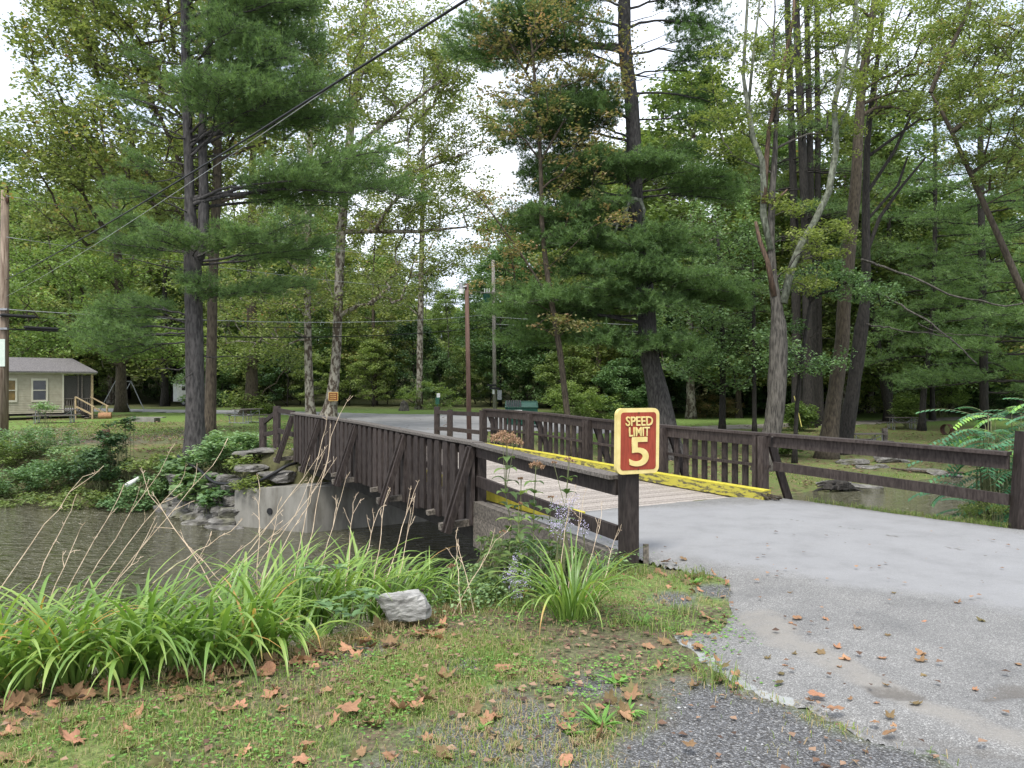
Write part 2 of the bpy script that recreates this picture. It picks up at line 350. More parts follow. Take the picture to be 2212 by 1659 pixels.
def H(x, y):
    x = np.asarray(x, float); y = np.asarray(y, float)
    dn = sdist(x, y, NEAR); df = sdist(x, y, FARE)
    zin = .035*(fbm(x, y, .8, 1)-.5)-.06*(1-sst(0, .8, dn))
    zn = -.06-.25*sst(0, .4, -dn)-np.where((x > -.3+.0*y) & (y > 6.9), 14.0, 1.25)*np.maximum(-dn-.1, 0)
    z_near = np.where(dn > 0, zin, zn)
    ht = htop(x, y)
    wl = 2.6+0*x
    wl = np.where((x > -7.2) & (x < 1.5), np.interp(x, [-7.2, -6.2, .2, 1.5], [2.2, 1.0, 1.0, 2.5]), wl)
    fz = WZ+(ht-WZ)*np.clip(sst(-.15, 1, df/wl), 0, 1)
    fz = np.where(df < 0, WZ+.16*df*3, fz)
    z = np.where(dn > 0, z_near, np.maximum(np.where(df > 0, fz, -9), np.maximum(zn, np.where(df > 0, fz, np.maximum(fz, -2.4)))))
    bank = (df > 0)&(df < 4)
    z = z+np.where(bank, .16*(fbm(x, y, 1.1, 9)-.5)*sst(0, .6, df), 0)
    return z
# road outlines (world)
def gp(*pts): return [tuple(G(a, b)) for a, b in pts]
ROAD = [(-.22, 9.95), (.85, 7.9), (1.22, 7.35)]+gp((1400, 1212), (1450, 1226), (1500, 1238), (1556, 1250), (1572, 1290), (1580, 1325), (1552, 1366), (1500, 1367), (1452, 1372), (1470, 1400), (1519, 1432), (1582, 1475), (1640, 1508), (1709, 1525), (1761, 1542), (1816, 1572), (1872, 1601), (2020, 1640), (2120, 1700), (2300, 1900))+[(3, 1.2), (4, -6), (30, -20), (30, -7.5), (12, 3.6), (7.4, 7.4), (5.75, 9.05), (5.0, 9.95), (4.15, 11.15), (3.72, 11.75), (3.35, 11.5), (.62, 10.0)]
FR1 = [(-5.6, 19.6), (-.4, 19.9), (-.8, 24), (-1.0, 30), (-1.4, 36), (.5, 41), (6, 46.5), (12, 48.5), (12, 51.5), (2, 52.5), (-7, 55), (-14, 59), (-24, 65), (-38, 69.5), (-60, 74), (-110, 80), (-110, 73), (-60, 67), (-38, 63), (-24, 58.5), (-16, 54.5), (-10.5, 49), (-8, 43), (-7.4, 36), (-7, 28), (-6.2, 23)]
FR2 = [(12, 48.4), (24, 54), (40, 61), (80, 76), (80, 80), (40, 64), (24, 57), (12, 51.6)]
def polar(a0, a1, na, r, warp=None):
    th = np.linspace(math.radians(a0), math.radians(a1), na)
    T, R = np.meshgrid(th, r, indexing='ij')
    return R*np.sin(T), R*np.cos(T)
def grid_faces(na, nr):
    i, j = np.meshgrid(np.arange(na-1), np.arange(nr-1), indexing='ij'); b = i*nr+j
    return np.stack([b, b+nr, b+nr+1, b+1], -1).reshape(-1, 4)
r = np.concatenate([np.geomspace(1.2, 30, 300), np.geomspace(30.4, 420, 110)])
X, Y = polar(-100, 100, 620, r)
Z = H(X, Y)
near_land = sdist(X, Y, NEAR) > 0
dr = sdist(X, Y, ROAD); df1 = np.maximum(sdist(X, Y, FR1), sdist(X, Y, FR2))
Z = Z-np.where(dr > 0, .05*sst(.06, .25, dr), 0)-np.where(df1 > 0, .09*sst(0, .6, df1), 0)
# masks
GRAV = gp((1300, 1700), (1345, 1640), (1380, 1600), (1440, 1520), (1490, 1480), (1560, 1478), (1640, 1510), (1709, 1525), (1816, 1572), (1872, 1601), (2020, 1640), (2300, 1800))+[(2.5, 1.5), (.5, 1.0)]
nzv = fbm(X, Y, .9, 21); nz2 = fbm(X, Y, .35, 31)
g = sst(-.25, .2, sdist(X, Y, GRAV)+(nz2-.5)*.5)
for (a, b, rad) in ((1010, 1600, .35), (1000, 1440, .15), (890, 1660, .25), (1460, 1290, .22), (1240, 1480, .2), (1560, 1280, .25), (1130, 1560, .3), (1200, 1640, .3), (760, 1400, .25)):
    q = G(a, b); g = np.maximum(g, .95*sst(rad*1.3, rad*.3, np.hypot(X-q[0], Y-q[1])+(nz2-.5)*rad*1.6))
shoulder = sst(.0, .12, .55-np.abs(pdist(X, Y, [(3.9, 11.6), (5.1, 9.9), (6, 8.8), (12, 3.8)])))
g = np.maximum(g, shoulder*.6*near_land)
g = g*near_land
far = ~near_land
lawn = np.where(near_land, sst(.40, .60, nzv)*.8+.1, sst(.32, .6, fbm(X, Y, 6, 5)+.25*sst(38, 60, Y)+.1))
dirt_near = sst(.6, 0, pdist(X, Y, gp((1000, 1330), (1250, 1370), (1420, 1380), (1560, 1440))))
lawn = lawn*(1-.8*dirt_near*near_land)
lit = np.where(near_land, .35+.3*(nz2-.5), sst(.42, .60, fbm(X, Y*.5, 5, 12)+.14*(1-sst(26, 45, Y))-.24*sst(48, 60, Y)+.1*sst(.1, .3, X/np.maximum(Y, 1))*sst(44, 34, Y)*sst(26, 29, Y)))
dfar = sdist(X, Y, FARE)
RT = X/np.maximum(Y, 1); brn = sst(.1, .2, RT)*sst(46, 38, Y+4*fbm(X, Y, 4, 8))*sst(26.5, 28.5, Y-.45*np.maximum(X-11, 0)+2*fbm(X, Y, 2, 8)-1)*far
lit = np.maximum(lit, brn); lawn = lawn*(1-.6*brn); lawn = np.where(far, np.maximum(lawn, sst(46, 56, Y)), lawn)
bank = np.where(near_land, 0, 1-sst(1.5, 3.6, dfar))*(1-.65*sst(.12, .2, X/np.maximum(Y, 1)))
forest = sst(66, 80, Y+8*fbm(X, Y, 9, 2)); bank = np.maximum(bank, forest*far*.9)
g = np.maximum(g, .0)
ground = addmesh('ground', np.stack([X, Y, Z], -1).reshape(-1, 3), [grid_faces(*X.shape)], mt['ground'], smooth=True,
    attrs={'gravel': g.ravel(), 'lawn': lawn.ravel(), 'litter': lit.ravel(), 'bank': bank.ravel()})
tag(ground, 'grassy leaf strewn ground with soil and gravel patches and stream banks', 'ground', kind='structure')
# water
wv = np.array([[-130, -20, WZ], [130, -20, WZ], [130, 60, WZ], [-130, 60, WZ]])
gx, gy = np.meshgrid(np.linspace(-90, 90, 60), np.linspace(-5, 45, 40), indexing='ij')
tag(addmesh('water', np.stack([gx, gy, 0*gx+WZ], -1).reshape(-1, 3), [grid_faces(60, 40)], mt['water']), 'murky brown stream water with small ripples', 'water', kind='structure')
# near asphalt
def sheet(name, poly, step, zf, mat, extra=None, bbox=None, jit=.05):
    """fine grid clipped to a polygon; rim vertices snapped outward onto the outline"""
    P = np.array(poly); x0, y0 = P.min(0); x1, y1 = P.max(0)
    if bbox: x0, y0, x1, y1 = max(x0, bbox[0]), max(y0, bbox[1]), min(x1, bbox[2]), min(y1, bbox[3])
    xs = np.arange(x0-step, x1+step*2, step); ys = np.arange(y0-step, y1+step*2, step)
    gx, gy = np.meshgrid(xs, ys, indexing='ij'); d = sdist(gx, gy, poly)+jit*(fbm(gx, gy, .3, 77)-.5)*2
    Fq = grid_faces(*gx.shape); dd = d.ravel(); keep = (dd[Fq] > 0).sum(1) >= 2; Fq = Fq[keep]
    zz = zf(gx, gy, np.clip(d, -1, 1))
    g0, g1 = np.gradient(d, step); gn = g0*g0+g1*g1+1e-6; mv = np.clip(np.where(d < 0, -d, 0)/gn, 0, step*1.5)
    V = np.stack([gx+g0*mv, gy+g1*mv, zz], -1).reshape(-1, 3); u, inv = np.unique(Fq, return_inverse=True); Fq = inv.reshape(-1, 4)
    A = {k: v.ravel()[u] for k, v in (extra(gx, gy, d) if extra else {}).items()}
    return addmesh(name, V[u], [Fq], mat, smooth=True, attrs=A)
LB = gp((1080, 1112), (1240, 1112), (1640, 1092), (1760, 1094), (2000, 1122), (2260, 1165), (2500, 1215), (2500, 1420), (2212, 1338), (2000, 1300), (1780, 1272), (1560, 1235), (1400, 1195), (1300, 1170))
SB = [tuple(G(*q)) for q in ((1640, 1340), (1700, 1400), (1850, 1460), (1960, 1530), (2120, 1590), (2300, 1640))]
PAINT = [tuple(G(*q)) for q in ((1450, 1378), (1500, 1412), (1560, 1452), (1620, 1492), (1700, 1518))]
CRACK = [tuple(G(*q)) for q in ((2300, 1500), (2100, 1525), (1960, 1515), (1900, 1508))]
CR2 = [tuple(G(*q)) for q in ((2212, 1655), (2100, 1635), (1950, 1600), (1800, 1555))]
SEAM = [tuple(G(*q)) for q in ((1700, 1128), (1850, 1150), (2000, 1180), (2212, 1225), (2400, 1270))]
def rext(x, y, d):
    li = sst(-.35, .35, sdist(x, y, LB)+(fbm(x, y, 1.3, 4)-.5)*.5)
    sa = sst(.28, .02, pdist(x, y, SB)+(fbm(x, y, .5, 8)-.5)*.25)*.75
    sa = np.maximum(sa, .5*sst(.3, .0, d)*(fbm(x, y, .5, 18)))
    dk = np.maximum(sst(.10, .0, pdist(x, y, CR2)+(fbm(x, y, .3, 9)-.5)*.15)*.6, .8*sst(.13, .0, pdist(x, y, CRACK)+(fbm(x, y, .25, 9)-.5)*.3))
    dk = np.maximum(dk, .75*sst(.5, .0, pdist(x, y, [(.5, 10.1), (1.3, 7.4)]))*sst(.35, .65, fbm(x, y, .6, 44)))
    dk = np.maximum(dk, .62*sst(.75, .0, pdist(x, y, [(3.7, 11.5), (5.0, 9.95), (5.9, 8.8), (12, 3.6)])))
    pt = sst(.09, .02, pdist(x, y, PAINT)+(fbm(x, y, .2, 13)-.5)*.06)
    sm = sst(.035, .0, pdist(x, y, SEAM)+(fbm(x, y, .4, 55)-.5)*.1)*sst(.5, .62, vnoise(x, y, .09, 3))*.95
    return {'light': li, 'sand': sa, 'dark': np.maximum(dk, sm), 'paint': pt}
def rz(x, y, d):
    return .004+.035*sst(-.02, .35, d)-.05*sst(0, -.06, d)-.03*rext(x, y, d)['dark']*sst(.12, .0, pdist(x, y, CRACK+CR2))
road = sheet('road', ROAD, .05, rz, mt['asphalt'], rext, bbox=(-1, 1.0, 14, 13))
tag(road, 'worn grey asphalt road leading onto the bridge', 'road', kind='structure')
dzr = lambda x, y, d: H(x, y)+.015-.1*sst(0, -.4, d)
tag(sheet('road', FR1, .35, dzr, mt['far_road'], bbox=(-90, 19, 20, 90), jit=.3), 'pale asphalt park road beyond the bridge', 'road', kind='structure')
tag(sheet('path', FR2, .4, dzr, mt['far_track'], bbox=(10, 40, 70, 90), jit=.5), 'pale gravel track crossing the far lawn', 'path', kind='structure')

# ------------------------------------------------------------------ rocks
def rock_mesh(mb, c, size, seed, flat=1.0, rot=0):
    rs = np.random.default_rng(seed); n = 26; m_ = 17
    th = np.linspace(0, 2*PI, n, endpoint=False); ph = np.linspace(-PI/2, PI/2, m_)
    T, P_ = np.meshgrid(th, ph); D = np.stack([np.cos(P_)*np.cos(T), np.cos(P_)*np.sin(T), np.sin(P_)], -1).reshape(-1, 3)
    N = rs.normal(size=(9, 3)); N /= np.linalg.norm(N, axis=1)[:, None]; hgt = rs.uniform(.5, .9, 9)
    N = np.concatenate([N, [[0, 0, 1], [0, 0, -1]]]); hgt = np.concatenate([hgt, [.6, .6]])
    dots = D@N.T; rad = np.min(np.where(dots > .05, hgt/np.maximum(dots, .05), 9), 1); rad = np.minimum(rad, 1.15)
    rad *= 1+.07*(rs.random(len(rad))-.5)
    V = D*rad[:, None]*np.array(size)/2
    cr_, sr = math.cos(rot), math.sin(rot); V = np.stack([V[:, 0]*cr_-V[:, 1]*sr, V[:, 0]*sr+V[:, 1]*cr_, V[:, 2]], -1)+np.array(c)
    i, j = np.meshgrid(np.arange(m_-1), np.arange(n), indexing='ij'); k = (j+1) % n
    mb.add(V, [np.stack([i*n+j, i*n+k, (i+1)*n+k, (i+1)*n+j], -1).reshape(-1, 4)])
def rock(c, size, seed, label, group=None, rot=0):
    mb = MB(); rock_mesh(mb, c, size, seed, rot=rot); o = mb.build('rock', mt['rock'])
    return tag(o, label, 'rock', group)
q = G(872, 1338); _r = rock((q[0], q[1], .10), (.38, .32, .32), 12, 'angular grey rock among the daylilies at the edge of the leaf strewn grass', rot=.4); _r.data.materials[0] = mt['rock_pale']
rs = np.random.default_rng(11)
wl = np.array([W(347, 1108, 20.6), W(390, 1120, 19.8), W(450, 1130, 19.0), W(512, 1142, 18.2)])
for row in range(5):
    nn = 6-(row > 2)
    for k in range(nn):
        t = (k+.5+(row % 2)*.3)/(nn+.3)
        p_ = np.array([np.interp(t, np.linspace(0, 1, 4), wl[:, i]) for i in range(3)])
        if row == 4 and k == 0: continue
        z = WZ+.0+row*.215*(1-.2*(t < .3)); s = rs.uniform(.5, .8)
        rock((p_[0]+.1*row*.6+rs.uniform(-.05, .05), p_[1]+.32*row*.55+rs.uniform(-.06, .06), z+.05), (s, .65, .46), 100+row*10+k, 'mossy stacked stone in the dry bank wall left of the concrete abutment', 'stones of the dry laid bank wall', rs.uniform(-.5, .5))
for i, (a, b, yy, sx, sz, lab) in enumerate([(440, 1128, 18.7, .9, .18, 'flat pale ledge stone at the water foot of the stone wall, farther from the concrete'), (478, 1142, 18.0, 1.0, .18, 'flat pale ledge stone at the water foot of the stone wall, nearest the concrete'),
        (545, 1012, 18.9, .8, .32, 'slanted grey ledge rock above the concrete abutment end'), (598, 1030, 18.4, .9, .42, 'blocky grey ledge rock directly under the far end of the bridge railing'), (530, 982, 19.6, .7, .32, 'layered grey rock beside the far left fence post'), (572, 975, 19.4, .8, .25, 'low grey rock under the far left fence'),
        (385, 1035, 20.6, .8, .5, 'grey boulder half hidden by vines on the far bank'), (520, 1050, 18.9, .7, .3, 'mossy rock on top of the corner of the concrete wall')]):
    p_ = W(a, b, yy); rock(p_, (sx, .7, sz), 300+i, lab, rot=rs.uniform(-.6, .6))
for i, (a, b, yy, sx, sz, lab) in enumerate([(1912, 990, 31.5, 1.0, .5, 'large pale boulder pair, the taller rock on the right far bank'), (1905, 1003, 30, .55, .25, 'small pale rock in front of the tallest boulder on the right far bank'), (1842, 1000, 31, 1.2, .4, 'broad grey rock at the foot of the leaning trunks'),
        (1870, 1012, 29.5, .95, .22, 'flat grey rock between the boulders on the right far bank'), (1952, 1000, 31.5, .7, .25, 'rounded grey rock right of the tallest boulder'), (1985, 1017, 29.2, .8, .14, 'flat slab lying low right of the boulders'), (2020, 1028, 28.4, .9, .35, 'grey rock at the right end of the far shore'),
        (1800, 1052, 25.6, 1.4, .25, 'long tan slab at the water edge nearest the black stump'), (1848, 1060, 25.2, 1.5, .3, 'long tan slab at the water edge right of the black stump'), (2050, 1036, 28.0, .8, .2, 'low rock near the fallen branch on the right shore')]):
    p_ = W(a, b, yy); p_[2] = float(H(p_[0], p_[1]))+sz*.2; rock(p_, (sx, .8, sz), 400+i, lab, rot=rs.uniform(-.6, .6))

# ------------------------------------------------------------------ bridge
U = np.array([-.502, .865, 0]); U /= np.linalg.norm(U); Pp = np.array([.865, .502, 0]); Pp /= np.linalg.norm(Pp)
L0 = np.array([-.51, 10.6, 0]); R0 = np.array([3.80, 11.5, 0]); BL = 9.65
R0 = R0-U*(np.dot(R0-L0, U)); WID = float(np.dot(R0-L0, Pp))
aR0 = float(np.dot(np.array([3.80, 11.5, 0])-L0, U))
def zd(a): return float(np.interp(a, [-1.6, 0, 2, 4, 6, 9.8], [.0, .01, .035, .08, .10, .11]))
def B(a, p, z, rel=True): return L0+U*a+Pp*p+np.array([0, 0, z+(zd(a) if rel else 0)])
bridge = thing('bridge', 'one lane wooden bridge with dark brown picket railings over the stream', 'bridge', tuple(L0))
ab = []
mb = MB(); a = -1.35; k = 0
while a < 9.75:
    x = rs.uniform(-.02, .02); mb.box(B(a, WID/2-.02+x, -.03+rs.uniform(-.003, .003)), (WID+.02, .142, .045), [Pp, U, [0, 0, 1]]); a += .149
mb.build('deck', mt['deck_wood'], bridge)
mb = MB()
for p_ in (.28, 1.2, 2.1, 3.0, WID-.28):
    for a0, a1 in ((-.6, 2.5), (2.5, 5), (5, 7.5), (7.5, 9.6)): mb.beam(B(a0, p_, -.31), B(a1, p_, -.31), .16, .5)
mb.build('girder', mt['beam_dark'], bridge)
for (pp_, a0, a1, mname, lab) in ((.42, -1.9, 9.6, 'kerb_yellow', 'yellow painted timber kerb on the near side'), (WID-.42, -1.75, 9.6, 'kerb_worn', 'worn yellow timber kerb on the far side with a rotten end')):
    mb = MB(); xs = np.linspace(a0, a1, 9)
    for i in range(8):
        mb.beam(B(xs[i], pp_, .085), B(xs[i+1], pp_, .085), .15, .15)
    o = mb.build('kerb', mt[mname], bridge); o['label'] = lab
    if mname == 'kerb_worn':
        mb = MB(); 
        for i in range(8): mb.beam(B(xs[i], pp_, .168), B(xs[i+1], pp_, .168), .152, .012)
        mb.build('kerb_top', mt['kerb_yellow'], o)
        mb = MB()
        for i in range(9):
            aa = -1.75-.01*i-rs.uniform(0, .22); mb.beam(B(-1.7, pp_-.07+i*.018, .04+rs.uniform(0, .09)), B(aa, pp_-.07+i*.018+rs.uniform(-.03, .03), .02+rs.uniform(0, .1)), .016, .02)
        mb.build('splintered_end', mt['bark_brown'], o)
def railing(side):
    s = -1 if side == 'L' else 1
    p0 = 0 if side == 'L' else WID
    al = [0, 2.4, 4.8, 7.2, 9.5] if side == 'L' else [aR0+2.2*i for i in range(5)]
    hgt = .86 if side == 'L' else .93
    RH = lambda a: hgt if side == 'L' else hgt+.02*(a > 4)
    A0, A1 = al[0]-.08, al[-1]+.1
    rl = bpy.data.objects.new('railing', None); C.objects.link(rl); rl.parent = bridge; rl.location = tuple(B(al[0], p0, 0)-L0)
    rl['label'] = 'picket railing on the near upstream side with slanting braces' if side == 'L' else 'picket railing on the far side of the deck'
    xs = np.linspace(A0, A1, 7)
    mb = MB(); mb2 = MB(); mb3 = MB()
    for i in range(6):
        a_, b_ = xs[i], xs[i+1]
        mb.beam(B(a_, p0+s*.0, RH(a_)+.0), B(b_, p0, RH(b_)), .19 if side == 'L' else .17, .038)
        mb2.beam(B(a_, p0-s*.035, RH(a_)-.10), B(b_, p0-s*.035, RH(b_)-.10), .04, .155)
        mb3.beam(B(a_, p0-s*.035, RH(a_)-.47), B(b_, p0-s*.035, RH(b_)-.47), .038, .045 if side == 'R' else .09)
    mb.build('cap_board', mt['cap_wood' if side == 'L' else 'paint_wood'], rl)
    mb2.build('top_rail', mt['paint_wood'], rl); mb3.build('middle_rail', mt['paint_wood'], rl)
    for i, a_ in enumerate(al):
        mb = MB(); mb.beam(B(a_, p0-s*.09+(0 if side == 'L' else 0), -.3), B(a_, p0-s*.09, RH(a_)-.025), .13, .10, up=U); mb.build('post', mt['paint_wood'], rl)
        if side == 'R':
            mb = MB(); mb.beam(B(a_+.16, p0-s*.05, -.1), B(a_+.16, p0-s*.05, RH(a_)-.025), .13, .07, up=U); mb.build('post', mt['paint_wood'], rl)
        mb = MB()
        top = B(a_+.01, p0+s*.06, RH(a_)-.07); bot = B(a_+.01, p0+s*(.44 if side == 'L' else .5), -.33 if side == 'L' else -.15)
        mb.beam(top, bot, .045, .135, up=Pp)
        if side == 'L': mb.beam(top+U*-.07, bot+U*-.07, .09, .04, up=U)
        mb.tube([bot+np.array([0, 0, .09])-U*.01, bot+np.array([0, 0, .09])-U*.04], [.012, .012], 8)
        mb.build('brace', mt['paint_wood'], rl)
        mb = MB(); mb.beam(B(a_+.06, p0-s*.3, -.21), B(a_+.06, p0+s*(.50 if side == 'L' else .55), -.25), .09, .09); mb.build('outrigger', mt['raw_wood'], rl)
    if side == 'L':
        for a_ in (1.15, 3.6, 5.9):
            mb = MB(); mb.beam(B(a_, .3, -.21), B(a_, -.2, -.26), .09, .07); mb.build('outrigger', mt['raw_wood'], rl)
    sp = .262 if side == 'L' else .31
    for i in range(len(al)-1):
        nn = int(round((al[i+1]-al[i])/sp)); nn = 8 if side == 'L' else 9
        for k in range(0 if side == 'L' else 1, nn+1):
            a_ = al[i]+(al[i+1]-al[i])*k/(nn+1)+rs.uniform(-.01, .01)+(.02 if k == 0 else 0)
            lo = (-.27+rs.uniform(-.03, .02)) if side == 'L' else -.14
            pk = MB(); wd = .168 if side == 'L' else .10; th_ = .05 if side == 'L' else .038
            tp = RH(a_)-.03-rs.uniform(0, .015); tl = rs.uniform(-.008, .008)
            pp_ = p0+s*((.03+rs.uniform(0, .012)) if side == 'L' else .0)
            V = []
            for dp in (0, s*th_):
                for (da, zz) in ((-wd/2, lo), (wd/2, lo), (wd/2, tp-.05), (wd/2-.025, tp), (-wd/2, tp)):
                    V.append(B(a_+da+tl*(zz > 0), pp_+dp, zz))
            pk.add(V, [np.array([0, 1, 2, 3, 4]), np.array([9, 8, 7, 6, 5]), np.array([[0, 5, 6, 1], [1, 6, 7, 2], [2, 7, 8, 3], [3, 8, 9, 4], [4, 9, 5, 0]])], random.random())
            pk.build('picket', mt['paint_wood'], rl)
railing('L'); railing('R')
# concrete abutments
mb = MB()
def prism(mb, base, z0, ztops):
    n_ = len(base); V = [(x, y, z0) for x, y in base]+[(x, y, z) for (x, y), z in zip(base, ztops)]
    mb.add(V, [np.arange(n_)[::-1], n_+np.arange(n_), np.array([[i, (i+1) % n_, n_+(i+1) % n_, n_+i] for i in range(n_)])])
c0 = W(507, 1136, 18.3)[:2]; c1 = np.array((-4.62, 17.45)); c2 = np.array((.2, 20.25))
prism(mb, [tuple(c0), tuple(c1), (c1[0]+.3, c1[1]+.75), (c0[0]+.3, c0[1]+.6)], -2.6, [-.80, -.64, -.64, -.80])
prism(mb, [(c1[0]+.0025, c1[1]+.0025), tuple(c2), (c2[0]-.35, c2[1]+.6), (c1[0]-.3, c1[1]+.75)], -2.6, [-.66]*4)
ho = W(594, 1103, 17.9)
ab = mb.build('concrete_abutment', mt['concrete'])
tag(ab, 'pale concrete abutment wall with wing under the far end of the bridge', 'abutment')
dv = (c1-c0)/np.linalg.norm(c1-c0); nv = np.array([dv[1], -dv[0], 0]); t_ = .50; hc = np.array([*(c0+(c1-c0)*t_), -.0])
hc[2] = WZ+.42; mb = MB(); mb.tube([hc+nv*.03, hc-nv*.1], [.075, .075], 14); mb.build('drain_pipe', mt['black'], ab)
mb = MB(); na = B(-.35, -.1, 0, False)[:2]; nb_ = B(-.35, WID+.1, 0, False)[:2]
prism(mb, [tuple(na), tuple(na-U[:2]*.5), tuple(nb_-U[:2]*.5), tuple(nb_)], -2.6, [-.5]*4)
tag(mb.build('concrete_abutment', mt['concrete']), 'shaded concrete abutment wall under the near end of the bridge', 'abutment')
# approach fences
SPx, SPy = 1.10, 7.30
sp = np.array([SPx, SPy, 0])
def fence(name, label, posts, rails, pw=.13, cat='fence', mat='paint_wood', capm=None):
    t = thing(name, label, cat, tuple(posts[0][0]))
    for (b, top) in posts: mb = MB(); mb.beam(b, top, pw, pw*.85, up=(1, 0, 0)); mb.build('post', mt[mat], t)
    for rr in rails:
        a_, b_, w_, h_, nm = rr[:5]; mb = MB()
        mb.beam(a_, b_, w_, h_); mb.build(nm, mt[capm if (nm == 'cap_board' and capm) else mat], t)
    return t
p2 = B(0, 0, 0)
# near left approach (its near end is held by the sign post)
ft = thing('approach_fence', 'low two rail fence and timber edging between the speed sign post and the bridge', 'fence', tuple(p2-U*.2))
sN = sp+np.array([-.09, .09, 0])
for (za, zb, w_, h_, nm, m_) in ((.79, .86, .19, .038, 'cap_board', 'cap_wood'), (.69, .765, .045, .15, 'top_rail', 'paint_wood'), (.255, .36, .05, .14, 'lower_rail', 'paint_wood')):
    A = sN+np.array([0, 0, za]); D_ = p2+np.array([0, 0, zb-.01])-U*.08
    mid = (A+D_)/2+np.array([0, 0, -.012]); mb = MB(); mb.beam(A, mid, w_, h_); mb.beam(mid, D_, w_, h_, ext=.001); mb.build(nm, mt[m_], ft)
mb = MB()
A = sN+np.array([.02, .05, 0]); D_ = p2-U*.05+np.array([.02, 0, 0])
for zz, hh in ((-.03, .20), (-.235, .2), (-.44, .2)): mb.beam(A+np.array([0, 0, zz-.02]), D_+np.array([0, 0, zz]), .14, hh)
mb.build('timber_and_gap_shade', mt['raw_wood'], ft); mb = MB()
for zz in (-.66, -.92, -1.2, -1.5): mb.beam(A+np.array([.06, 0, zz]), D_+np.array([.06, 0, zz]), .14, .27)
mb.build('timber_and_gap_shade', mt['beam_dark'], ft)  # near-black boards painted as the shade of the open gap below the edging
# near right approach
eR = np.array([5.92, 9.04, 0]); pR = np.array([3.80, 11.5, 0])-U*.12
t = thing('approach_fence', 'two rail brown fence from the right end of the bridge to the frame edge', 'fence', tuple(eR))
mb = MB(); mb.beam(eR+np.array([.02, .03, -.3]), eR+np.array([.12, .03, 1.12]), .17, .17, up=(1, 0, 0)); mb.build('post', mt['paint_wood'], t)
for (za, zb, w_, h_, nm) in ((.86, .935, .19, .04, 'cap_board'), (.755, .83, .045, .16, 'top_rail'), (.315, .47, .05, .13, 'lower_rail')):
    mb = MB(); A = eR+np.array([-.06, .07, za]); D_ = pR+np.array([0, 0, zb]); mid = (A+D_)/2+np.array([0, 0, .006]); mb.beam(A, mid, w_, h_); mb.beam(mid, D_, w_, h_); mb.build(nm, mt['paint_wood'], t)
# far approaches
def farfence(label, P, hts):
    t = thing('approach_fence', label, 'fence', tuple(P[0]))
    for p_, h_ in zip(P, hts): mb = MB(); mb.beam(p_-np.array([0, 0, .3]), p_+np.array([0, 0, h_]), .2, .14, up=(1, 0, 0)); mb.build('post', mt['paint_wood'], t)
    return t
a1_, a2_, a3_ = W(568, 963, 20.6), W(598, 961, 19.9), B(9.6, 0, 0)
t = farfence('short two rail fence with two posts at the far left end of the bridge', [a1_, a2_], [.75, 1.0])
for (u1, u2, u3) in ((.62, .86, .84), (.0, .0, .0)):
    zs = (.60, .90, .86) if u1 else (.30, .38, .33)
    mb = MB(); mb.beam(a1_+np.array([0, 0, zs[0]]), a2_+np.array([0, 0, zs[1]-.05]), .06, .11); mb.build('rail', mt['paint_wood'], t)
    mb = MB(); mb.beam(a2_+np.array([0, 0, zs[1]]), a3_+np.array([0, 0, zs[2]]), .06, .11); mb.build('rail', mt['paint_wood'], t)
b1, b2, b3 = W(944, 952, 20.9), W(972, 950, 20.2), B(aR0+8.8, WID, 0)
t = farfence('short two rail fence with a leaning end post at the far right bridge end', [b1, b2], [.92, .78])
for zs in ((.78, .70, .82), (.33, .28, .36)):
    mb = MB(); mb.beam(b1+np.array([0, 0, zs[0]]), b2+np.array([0, 0, zs[1]]), .06, .10); mb.build('rail', mt['paint_wood'], t)
    mb = MB(); mb.beam(b2+np.array([0, 0, zs[1]]), b3+np.array([0, 0, zs[2]]), .06, .10); mb.build('rail', mt['paint_wood'], t)

# ------------------------------------------------------------------ lettering
def text_mesh(name, s_, size, mat, parent, origin, ax, ay, an, depth=.006, bold=0.0, align='CENTER', sx=1.0):
    cu = bpy.data.curves.new('txt', 'FONT'); cu.body = s_; cu.size = size; cu.align_x = align; cu.align_y = 'CENTER'; cu.extrude = depth/2; cu.offset = bold; cu.resolution_u = 6
    to = bpy.data.objects.new('txt', cu); C.objects.link(to); dg = bpy.context.evaluated_depsgraph_get()
    me = bpy.data.meshes.new_from_object(to.evaluated_get(dg)); bpy.data.objects.remove(to)
    V = np.empty(len(me.vertices)*3); me.vertices.foreach_get('co', V); V = V.reshape(-1, 3)
    V[:, 0] -= (V[:, 0].min()+V[:, 0].max())/2; V[:, 1] -= (V[:, 1].min()+V[:, 1].max())/2
    V[:, 0] *= sx[0]/np.ptp(V[:, 0]); V[:, 1] *= sx[1]/np.ptp(V[:, 1])
    Wd = np.array(origin)+V[:, :1]*np.array(ax)+V[:, 1:2]*np.array(ay)+V[:, 2:3]*np.array(an)
    off = np.zeros(3); p = parent
    while p is not None: off += np.array(p.location); p = p.parent
    me.vertices.foreach_set('co', (Wd-off).astype(np.float32).ravel()); me.update(); me.name = name
    me.materials.clear(); me.materials.append(mat); o = bpy.data.objects.new(name, me); C.objects.link(o); o.parent = parent
    return o
def rrect(wd, ht, r, n=6):
    P = []
    for cx, cy, a0 in ((wd/2-r, ht/2-r, 0), (-wd/2+r, ht/2-r, 90), (-wd/2+r, -ht/2+r, 180), (wd/2-r, -ht/2+r, 270)):
        for k in range(n+1): a_ = math.radians(a0+90*k/n); P.append((cx+r*math.cos(a_), cy+r*math.sin(a_)))
    return np.array(P)
